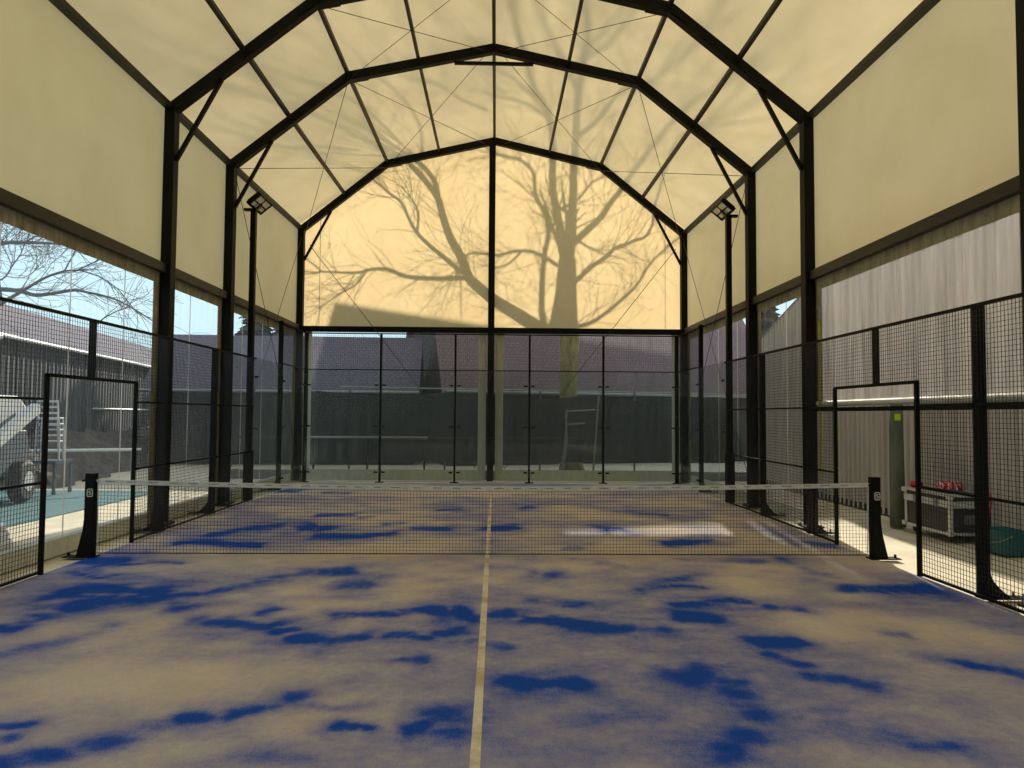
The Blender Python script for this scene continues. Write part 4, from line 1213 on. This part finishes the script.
# dark windscreen cloth on a light fence
t = thing('windscreen_fence', 'dark green windscreen cloth fence with a sagging top edge behind the far glass', 'fence', (0, 13.4, 0))
n = 60
vs = []
for i in range(n + 1):
    x = -7.5 + 15.0 * i / n
    tz = 2.55 - 0.16 * abs(math.sin((x + 1.3) * 0.75)) - (0.1 if x > 0.3 else 0)
    o_ = 0.03 * math.sin(x * 5)
    vs += [(x, o_, 0.35), (x, -o_, 1.4), (x, o_ * 0.5, tz)]
MB().add(vs, [(3 * i + k, 3 * i + 3 + k, 3 * i + 4 + k, 3 * i + 1 + k) for i in range(n) for k in (0, 1)]).build('windscreen_cloth', 'dark_wall', t)
for k in range(6):
    MB().tube([(-7.5 + 3 * k, 0.06, -0.02), (-7.5 + 3 * k, 0.06, 2.6)], 0.03, 8).build('fence_pole', 'machine_grey', t)

# white tube stand behind the glass
t = thing('tube_stand', 'pale metal tube stand with two crossbars behind the far glass, right of the centre post', 'stand', (2.55, 12.7, 0.05))
MB().tube([(-0.45, 0, 0.0), (-0.32, 0, 1.0), (-0.28, 0, 1.95)], 0.035, 8).build('leg', 'zinc', t)
MB().tube([(-0.36, 0.3, 0.0), (-0.24, 0.3, 1.0), (-0.30, 0.15, 1.9)], 0.035, 8).build('leg', 'zinc', t)
MB().tube([(0.55, 0.1, 0.0), (0.62, 0.1, 1.0), (0.72, 0.1, 2.4)], 0.03, 8).build('leg', 'zinc', t)
MB().tube([(-0.29, 0.05, 1.9), (0.62, 0.1, 1.95)], 0.022, 8).build('crossbar', 'zinc', t)
MB().tube([(-0.29, 0.05, 1.5), (0.3, 0.1, 1.54)], 0.022, 8).build('crossbar', 'zinc', t)
t = thing('handrail', 'pale horizontal handrail on posts behind the leftmost far glass panel', 'handrail', (-5.6, 13.0, 0.05))
MB().tube([(0, 0, 1.05), (3.6, 0, 1.05)], 0.045, 8).build('rail', 'zinc', t)
for x in (0.1, 1.75, 3.5):
    MB().tube([(x, 0, -0.1), (x, 0, 1.05)], 0.03, 8).build('upright', 'steel', t)
o = MB().tube([(-5.2, 15.3, 2.75), (4.6, 14.9, 2.62), (9.0, 14.7, 2.55)], 0.03, 6).build('overhead_cable', 'zinc')
tag(o, 'pale overhead cable crossing behind the top of the far glass', 'cable')


def corrugated(mb, a, b, z0, top, pitch=0.2, depth=0.035):
    """trapezoid-profile sheet from a to b (xy), top height given by top(u)"""
    a, b = Vector((a[0], a[1], 0)), Vector((b[0], b[1], 0))
    L_ = (b - a).length
    d = (b - a) / L_
    nrm = Vector((-d.y, d.x, 0))
    us = []
    u = 0
    while u < L_:
        for fu, off in ((0, 0), (0.35, 0), (0.5, 1), (0.85, 1)):
            if u + fu * pitch < L_:
                us.append((u + fu * pitch, off * depth))
        u += pitch
    us.append((L_, 0))
    vs = []
    for (u, off) in us:
        p = a + d * u + nrm * off
        vs += [(p.x, p.y, z0), (p.x, p.y, top(u))]
    n = len(us)
    mb.add(vs, [(2 * i, 2 * i + 2, 2 * i + 3, 2 * i + 1) for i in range(n - 1)])
    return mb


# barn on the right
t = thing('corrugated_barn', 'grey corrugated metal barn standing along the right side', 'building', (7.5, 0, 0))
LB0, LB1 = -9.0, 11.0


def topz(u):
    y = LB0 + u
    return 4.85 if y < 7.4 else 4.85 - (y - 7.4) * 0.29


c = corrugated(MB(), (0, LB0), (0, LB1), 0.0, topz, 0.19, 0.06)
c.build('front_wall', 'corr_grey', t)
c = MB()
c.prism([(LB0, 0), (LB1, 0), (LB1, topz(LB1 - LB0)), (7.4, 4.85), (LB0, 4.85)], 'x', 0.05, 5.0)
c.build('body', 'corr_dark', t)
c = MB()
c.prism([(LB0, 4.85), (7.4, 4.85), (LB1 + .2, topz(LB1 + .2 - LB0)), (LB1 + .2, topz(LB1 + .2 - LB0) + .06), (7.4, 4.91), (LB0, 4.91)], 'x', -0.06, 5.1)
c.build('roof', 'zinc', t)
MB().box(-0.05, -0.03, LB0, LB1, 0, 0.12).build('base_trim', 'steel_brown', t)

# weathered post with a sticker
t = thing('timber_post', 'grey-green weathered post with a square yellow-green sticker beside the corrugated wall', 'post', (6.86, 2.72, 0))
pts = [(0, 0, 0), (0, 0, 0.8), (-0.01, 0.0, 2.6)]
MB().tube(pts, [0.125, 0.115, 0.10], 14).build('shaft', 'post_old', t, smooth=True)
MB().box(-0.09, 0.01, -0.118, -0.105, 1.78, 1.89).build('sticker', 'sticker', t)

# flight case
t = thing('flight_case', 'black flight case with aluminium edges standing outside the right fence', 'case', (6.78, 1.2, 0))
LX, LY, H0, H1 = 0.66, 1.16, 0.10, 0.70
MB().box(0.01, LX - 0.01, 0.01, LY - 0.01, H0 + 0.01, H1 - 0.01).build('body', 'case_panel', t)
e = MB()
w = 0.045
for x in (0, LX):
    for y in (0, LY):
        e.box(x - w * (x > 0) - 0.004, x + w * (x == 0) + 0.004, y - w * (y > 0) - 0.004, y + w * (y == 0) + 0.004, H0, H1)
for z in (H0, H1 - 0.04):
    for x in (0, LX):
        e.box(x - w * (x > 0) - 0.006, x + w * (x == 0) + 0.006, 0, LY, z, z + 0.04)
    for y in (0, LY):
        e.box(0, LX, y - w * (y > 0) - 0.006, y + w * (y == 0) + 0.006, z, z + 0.04)
e.build('edge_profile', 'alu', t)
MB().box(-0.012, LX + 0.012, -0.012, LY + 0.012, 0.50, 0.60).build('lid_band', 'alu', t)
for x in (0, LX):
    for y in (0, LY):
        for z in (H0 + 0.03, H1 - 0.03):
            MB().box(x - 0.04, x + 0.04, y - 0.04, y + 0.04, z - 0.04, z + 0.035).build('corner_cap', 'alu', t, bevel=0.012)
for y in (0.32, 0.84):
    b = MB().box(-0.02, -0.01, y - 0.06, y + 0.06, 0.49, 0.61)
    b.tube([(-0.028, y - 0.03, 0.56), (-0.028, y + 0.03, 0.54)], 0.012, 6)
    b.build('butterfly_latch', 'zinc', t)
b = MB().box(0.2, 0.46, -0.02, -0.01, 0.26, 0.40)
b.tube([(0.24, -0.035, 0.33), (0.42, -0.035, 0.33)], 0.012, 6)
b.build('handle', 'zinc', t)
for x in (0.1, LX - 0.1):
    for y in (0.12, LY - 0.12):
        c = MB().tube([(x - 0.02, y, 0.045), (x + 0.02, y, 0.045)], 0.045, 14)
        c.box(x - 0.035, x + 0.035, y - 0.035, y + 0.035, 0.075, 0.10)
        c.build('caster', 'black_rubber', t)


def mat_rw():
    n = NT('red_white_barrier_tape')
    b = n.n('ShaderNodeBsdfPrincipled')
    wv = n.n('ShaderNodeTexWave')
    wv.inputs['Scale'].default_value = 5.0
    wv.inputs['Distortion'].default_value = 2.5
    n.l(n.coords(), wv.inputs['Vector'])
    n.l(n.ramp(wv.outputs['Fac'], [(0.45, srgb(214, 26, 52)), (0.62, srgb(236, 205, 208))]), b.inputs['Base Color'])
    b.inputs['Roughness'].default_value = 0.5
    n.l(b.outputs[0], n.out.inputs[0])
    return n.m


M['rw'] = mat_rw()
rd = random.Random(4)
g = MB()
for k in range(26):
    pts = []
    a0 = rd.uniform(0, 6.28)
    for i in range(9):
        a_ = a0 + i * 0.7
        pts.append((0.17 * math.cos(a_) * rd.uniform(0.4, 1), 0.22 * math.sin(a_) * rd.uniform(0.4, 1), 0.03 + 0.13 * abs(math.sin(a_ * 1.7 + k)) * rd.uniform(0.5, 1)))
    for i in range(8):
        g.bar(pts[i], pts[i + 1], 0.05, 0.006, up=(rd.uniform(-1, 1), rd.uniform(-1, 1), 1), caps=False)
o = g.build('barrier_tape', 'rw', loc=(7.0, 1.55, 0.705))
tag(o, 'crumpled heap of red and white barrier tape on the flight case', 'barrier tape')
g = MB()
pts = [Vector((7.0 + 0.05 * math.sin(i * 1.3), 1.75 + 0.055 * i, 0.715 + 0.02 * abs(math.sin(i * 1.9)))) - Vector((7.0, 1.75, 0.705)) for i in range(11)]
for i in range(10):
    g.bar(pts[i], pts[i + 1], 0.07, 0.006, up=(0.5 * math.sin(i * 2), 0.3, 1), caps=False)
g.build('loose_end', 'rw', o, loc=(0.0, 0.2, 0.0))
t = thing('tape_roll', 'small red and black roll at the far corner of the flight case top', 'roll', (6.88, 2.26, 0.705))
MB().tube([(-0.03, 0.03, 0.05), (0.02, -0.03, 0.05)], 0.05, 14).build('roll', 'red', t)
MB().tube([(0.0, -0.0, 0.045), (0.09, -0.08, 0.045)], 0.04, 12).build('core', 'black_rubber', t)
o = MB().tube([(7.37, 1.178, 0.72), (7.38, 1.16, 0.62), (7.34, 1.15, 0.48), (7.32, 1.15, 0.38), (7.25, 1.15, 0.31), (7.2, 1.15, 0.29)], 0.012, 6).build('red_cord', 'red')
tag(o, 'thin red cord hanging down the near side of the flight case', 'cord')

# teal tub
t = thing('storage_tub', 'teal plastic tub standing beside the flight case', 'tub', (7.05, 0.45, 0))
prof_ = [(0.0, 0.235, 0.17), (0.28, 0.29, 0.21), (0.30, 0.31, 0.23), (0.31, 0.31, 0.23), (0.31, 0.28, 0.20), (0.04, 0.22, 0.155)]
n = 28
vs, fs = [], []
for z, ry, rx in prof_:
    for k in range(n):
        a_ = 2 * math.pi * k / n
        q = 0.5
        cx_, sy_ = math.cos(a_), math.sin(a_)
        vs.append((rx * math.copysign(abs(cx_) ** q, cx_), ry * math.copysign(abs(sy_) ** q, sy_), z))
for i in range(len(prof_) - 1):
    for k in range(n):
        fs.append((i * n + k, i * n + (k + 1) % n, (i + 1) * n + (k + 1) % n, (i + 1) * n + k))
fs.append(tuple(range(n))[::-1])
fs.append(tuple((len(prof_) - 1) * n + k for k in range(n)))
MB().add(vs, fs).build('tub_body', 'teal', t, smooth=False)
MB().tube([(-0.1 + 0.0, -0.30, 0.27), (-0.2, -0.2, 0.18), (-0.235, 0.0, 0.13), (-0.23, 0.18, 0.2)], 0.008, 6).build('rope_handle', 'zinc', t)

# ---------------------------------------------------------------- outside on the left
o = MB().box(-16.0, -7.7, -6.0, 8.0, -0.028, -0.01).build('ground_court', 'teal_turf')
struct(o)
g = MB()
g.box(-16, -7.75, 7.9, 7.98, -0.01, -0.006)
struct(g.build('trim_4', 'white'))
# bank of leaves by the shed
vs = []
rd = random.Random(9)
nu, nv = 60, 10
for j in range(nv + 1):
    for i in range(nu + 1):
        y = 8.4 + 17 * i / nu
        xb_ = -12.5 - 0.1726 * (y - 8)
        x = xb_ + 2.0 - 2.0 * j / nv + 0.2 * math.sin(i * 0.7)
        vs.append((x, y, -0.02 if j == 0 else 1.15 * (j / nv) ** 0.8 + rd.uniform(-0.04, 0.04) + 0.12 * math.sin(i * 0.9 + j)))
g = MB().add(vs, [(j * (nu + 1) + i, j * (nu + 1) + i + 1, (j + 1) * (nu + 1) + i + 1, (j + 1) * (nu + 1) + i) for j in range(nv) for i in range(nu)])
o = g.build('leafy_bank', 'bank')
tag(o, 'brown leafy earth bank sloping up to the dark shed on the left', 'bank', kind='stuff')
# dark shed with tiled roof
t = thing('long_shed', 'long dark corrugated shed with a purple-grey roof outside the left windows', 'building', (-12.6, 8.0, 0))
A_, B_ = Vector((0, 0, 0)), Vector((-6.2, 35.9, 0))
corrugated(MB(), (A_.x, A_.y), (B_.x, B_.y), 0.0, lambda u: 3.86, 0.28, 0.04).build('front_wall', 'corr_dark', t)
dv = (B_ - A_).normalized()
nv_ = Vector((-dv.y, dv.x, 0))
g = MB()
vs = [A_ + nv_ * 0.06, B_ + nv_ * 0.06, B_ + nv_ * 7, A_ + nv_ * 7]
g.add([(v.x, v.y, 0) for v in vs] + [(v.x, v.y, 3.8) for v in vs], [(0, 1, 2, 3), (4, 7, 6, 5), (0, 4, 5, 1), (1, 5, 6, 2), (2, 6, 7, 3), (3, 7, 4, 0)])
g.build('body', 'dark_wall', t)
g = MB()
a1, b1 = A_ - nv_ * 0.25 - dv * .3, B_ - nv_ * 0.25 + dv * .3
a2, b2 = A_ + nv_ * 3.5 - dv * .3, B_ + nv_ * 3.5 + dv * .3
a3, b3 = A_ + nv_ * 7.2 - dv * .3, B_ + nv_ * 7.2 + dv * .3
zz = (3.86, 5.7, 3.86)
vs = [(a1.x, a1.y, zz[0]), (b1.x, b1.y, zz[0]), (b2.x, b2.y, zz[1]), (a2.x, a2.y, zz[1]), (b3.x, b3.y, zz[2]), (a3.x, a3.y, zz[2])]
vs2 = [(x, y, z - 0.12) for x, y, z in vs]
g.add(vs + vs2, [(0, 1, 2, 3), (3, 2, 4, 5), (6, 9, 8, 7), (9, 11, 10, 8), (0, 6, 7, 1), (5, 4, 10, 11), (0, 3, 9, 6), (3, 5, 11, 9), (1, 7, 8, 2), (2, 8, 10, 4)])
ro = g.build('roof', 'tiles2', t)
quad_uv(ro)
MB().tube([(a1.x, a1.y, 3.79), (b1.x, b1.y, 3.79)], 0.06, 8).build('gutter', 'white', t)
MB().tube([(A_.x - 1.4 + .1, A_.y + 8.0, 1.95), (A_.x - 3.3 + .1, A_.y + 18.0, 1.95)], 0.03, 6).build('wall_rail', 'white', t)
# rail in front of the bank
t = thing('guard_rail', 'long white guard rail before the leafy bank on the left', 'rail', (-9.6, 6.5, 0))
MB().tube([(-2.4, 0.2, 0.93), (1.1, 1.9, 0.93)], 0.035, 8).build('rail', 'white', t)
for k in (0.05, 0.5, 0.95):
    MB().tube([(-2.4 + 3.5 * k, 0.2 + 1.7 * k, 0), (-2.4 + 3.5 * k, 0.2 + 1.7 * k, 0.93)], 0.025, 8).build('upright', 'zinc', t)

# loading machine
t = thing('loader_machine', 'white and blue-grey wheeled loading machine parked outside the left fence', 'machine', (-9.75, 4.4, 0), math.radians(10))
MB().prism([(-0.9, 0.55), (1.5, 0.55), (1.7, 1.0), (1.5, 1.45), (0.2, 1.5), (-0.9, 1.35)], 'x', -0.55, 0.35).build('chassis', 'machine_grey', t, bevel=0.03)
MB().prism([(0.3, 1.5), (1.5, 1.45), (1.65, 1.9), (1.2, 2.15), (0.4, 2.15)], 'x', -0.5, 0.3).build('engine_cover', 'machine_white', t, bevel=0.05)
f = MB()
for x in (-0.5, 0.3):
    for y, y2 in ((-0.85, -0.7), (0.2, 0.15)):
        f.bar((x, y, 1.35), (x, y2, 3.2), 0.07)
f.bar((-0.5, -0.75, 2.3), (-0.5, 0.16, 2.3), 0.05)
f.bar((0.3, -0.75, 2.3), (0.3, 0.16, 2.3), 0.05)
f.bar((-0.5, -0.75, 2.3), (0.3, -0.75, 2.3), 0.05)
cb = f.build('cab_frame', 'machine_white', t)
MB().box(-0.6, 0.4, -0.8, 0.25, 3.2, 3.3).build('cab_roof', 'machine_white', cb, bevel=0.02)
MB().box(-0.45, 0.25, -0.75, -0.74, 1.5, 3.1).build('pane', 'glass_dark', cb)
b = MB().bar((0.5, 1.5, 1.9), (0.62, -1.3, 0.9), 0.16, 0.2)
b.bar((0.62, -1.3, 0.9), (0.62, -1.55, 0.35), 0.12, 0.16)
b.build('boom', 'machine_white', t)
for y in (-0.6, 1.1):
    for x in (-0.65, 0.45):
        wl = MB().tube([(x - 0.13, y, 0.42), (x - 0.1, y, 0.42), (x + 0.1, y, 0.42), (x + 0.13, y, 0.42)], [0.36, 0.42, 0.42, 0.36], 22).build('wheel', 'black_rubber', t)
        MB().tube([(x - 0.14, y, 0.42), (x + 0.14, y, 0.42)], 0.2, 16).build('hub', 'machine_white', wl)
# stack of white chairs
for k in range(5):
    loc = (-9.9, 7.1, 0.75 + k * 0.13)
    o = thing('stacking_chair', ['lowest', 'second', 'third', 'fourth', 'topmost'][k] + ' white plastic chair of the stack beside the loading machine', 'chair', loc, math.radians(200), 'stacked white chairs')
    MB().box(-0.22, 0.22, -0.22, 0.22, 0.40, 0.43).build('seat', 'machine_white', o, bevel=0.01)
    bk = MB().bar((-0.2, 0.3, 0.79), (0.2, 0.3, 0.79), 0.025, 0.045)
    for x in (-0.19, 0.19):
        bk.bar((x, 0.2, 0.42), (x, 0.3, 0.8), 0.02)
    bk.build('backrest', 'machine_white', o)
    for x in (-0.2, 0.2):
        for y in (-0.2, 0.2):
            MB().bar((x, y, 0.40), (x * 1.15, y * 1.15, 0.0), 0.03).build('leg', 'machine_white', o)
t = thing('equipment_trolley', 'low grey trolley under the stack of white chairs', 'trolley', (-9.9, 7.1, 0))
MB().box(-0.35, 0.35, -0.35, 0.35, 0.68, 0.75).build('deck', 'machine_grey', t)
for x in (-0.3, 0.3):
    for y in (-0.3, 0.3):
        MB().box(x - 0.025, x + 0.025, y - 0.025, y + 0.025, 0.1, 0.68).build('leg', 'machine_grey', t)
        MB().tube([(x - 0.02, y, 0.05), (x + 0.02, y, 0.05)], 0.05, 12).build('caster', 'black_rubber', t)
# white coil on the ground
t = thing('hose_coil', 'white coiled hose lying on the ground outside the near left fence', 'hose', (-7.15, 0.55, -0.03))
for k in range(3):
    R_ = 0.62 - 0.03 * k
    pts = [(R_ * math.cos(a_ * math.pi / 16), R_ * math.sin(a_ * math.pi / 16), 0.06 + 0.1 * k) for a_ in range(33)]
    MB().tube(pts, 0.05, 8, cap=False).build('hose_turn', 'white', t, smooth=True)

# far background: house, trees, hill
t = thing('village_house', 'distant house with a slate roof seen past the dark shed', 'building', (-31, 62, 0), math.radians(20))
MB().box(-7, 7, -4, 4, 0, 4.2).prism([(-4, 4.2), (0, 6.9), (4, 4.2)], 'x', -7, 7).build('wall', 'door_wood', t)
g = MB()
for sg in (-1, 1):
    g.add([(-7.3, sg * 4.4, 4.0), (7.3, sg * 4.4, 4.0), (7.3, 0, 7.1), (-7.3, 0, 7.1), (-7.3, sg * 4.4, 3.85), (7.3, sg * 4.4, 3.85), (7.3, 0, 6.95), (-7.3, 0, 6.95)],
          [(0, 1, 2, 3), (4, 7, 6, 5), (0, 4, 5, 1), (1, 5, 6, 2), (3, 2, 6, 7), (0, 3, 7, 4)])
ro = g.build('roof', 'tiles2', t)
quad_uv(ro)
MB().box(1.8, 2.5, -0.6, 0.1, 6.4, 7.9).build('chimney', 'dark_wall', t)


def conifer(label, x, y, h, r, seed):
    t = thing('conifer', label, 'tree', (x, y, 0))
    rd = random.Random(seed)
    MB().tube([(0, 0, 0), (0, 0, h * 0.9)], [0.22, 0.05], 8).build('trunk', 'bark2', t)
    g = MB()
    for k in range(260):
        z = rd.uniform(0.12, 1.0)
        rr = r * (1 - z) ** 0.7 * rd.uniform(0.5, 1.05) + 0.05
        a_ = rd.uniform(0, 6.28)
        c, s_ = math.cos(a_), math.sin(a_)
        zz_ = z * h
        w_ = 0.5 * r * 0.5
        g.add([(0, 0, zz_ + 0.25), (rr * c - w_ * s_, rr * s_ + w_ * c, zz_ - 0.35 * rr), (rr * 1.2 * c, rr * 1.2 * s_, zz_ - 0.5 * rr), (rr * c + w_ * s_, rr * s_ - w_ * c, zz_ - 0.35 * rr)], [(0, 1, 2), (0, 2, 3)])
    g.build('foliage', 'evergreen', t)


conifer('dark evergreen tree left of the far house, beyond the far left corner', -12.0, 27.0, 8.2, 2.3, 1)
conifer('lower evergreen tree further left, above the shed roof', -13.2, 36.0, 8.6, 2.4, 2)
conifer('evergreen tree beyond the right end of the far house', 15.0, 30.0, 8.5, 2.6, 3)
# wooded hill on the horizon
vs = []
rd = random.Random(2)
n = 80
for i in range(n + 1):
    a_ = math.radians(-75 + 150 * i / n)
    rr = 105
    h = 7 + 3.0 * math.sin(i * 0.21) + 1.2 * math.sin(i * 0.77 + 1) + rd.uniform(0, 0.8)
    for q, hh in ((0.8, -0.1), (0.9, h * 0.7), (1.0, h), (1.1, -0.1)):
        vs.append((rr * q * math.sin(a_), rr * q * math.cos(a_), hh))
g = MB().add(vs, [(i * 4 + k, (i + 1) * 4 + k, (i + 1) * 4 + k + 1, i * 4 + k + 1) for i in range(n) for k in range(3)])
struct(g.build('hills', 'hill'))
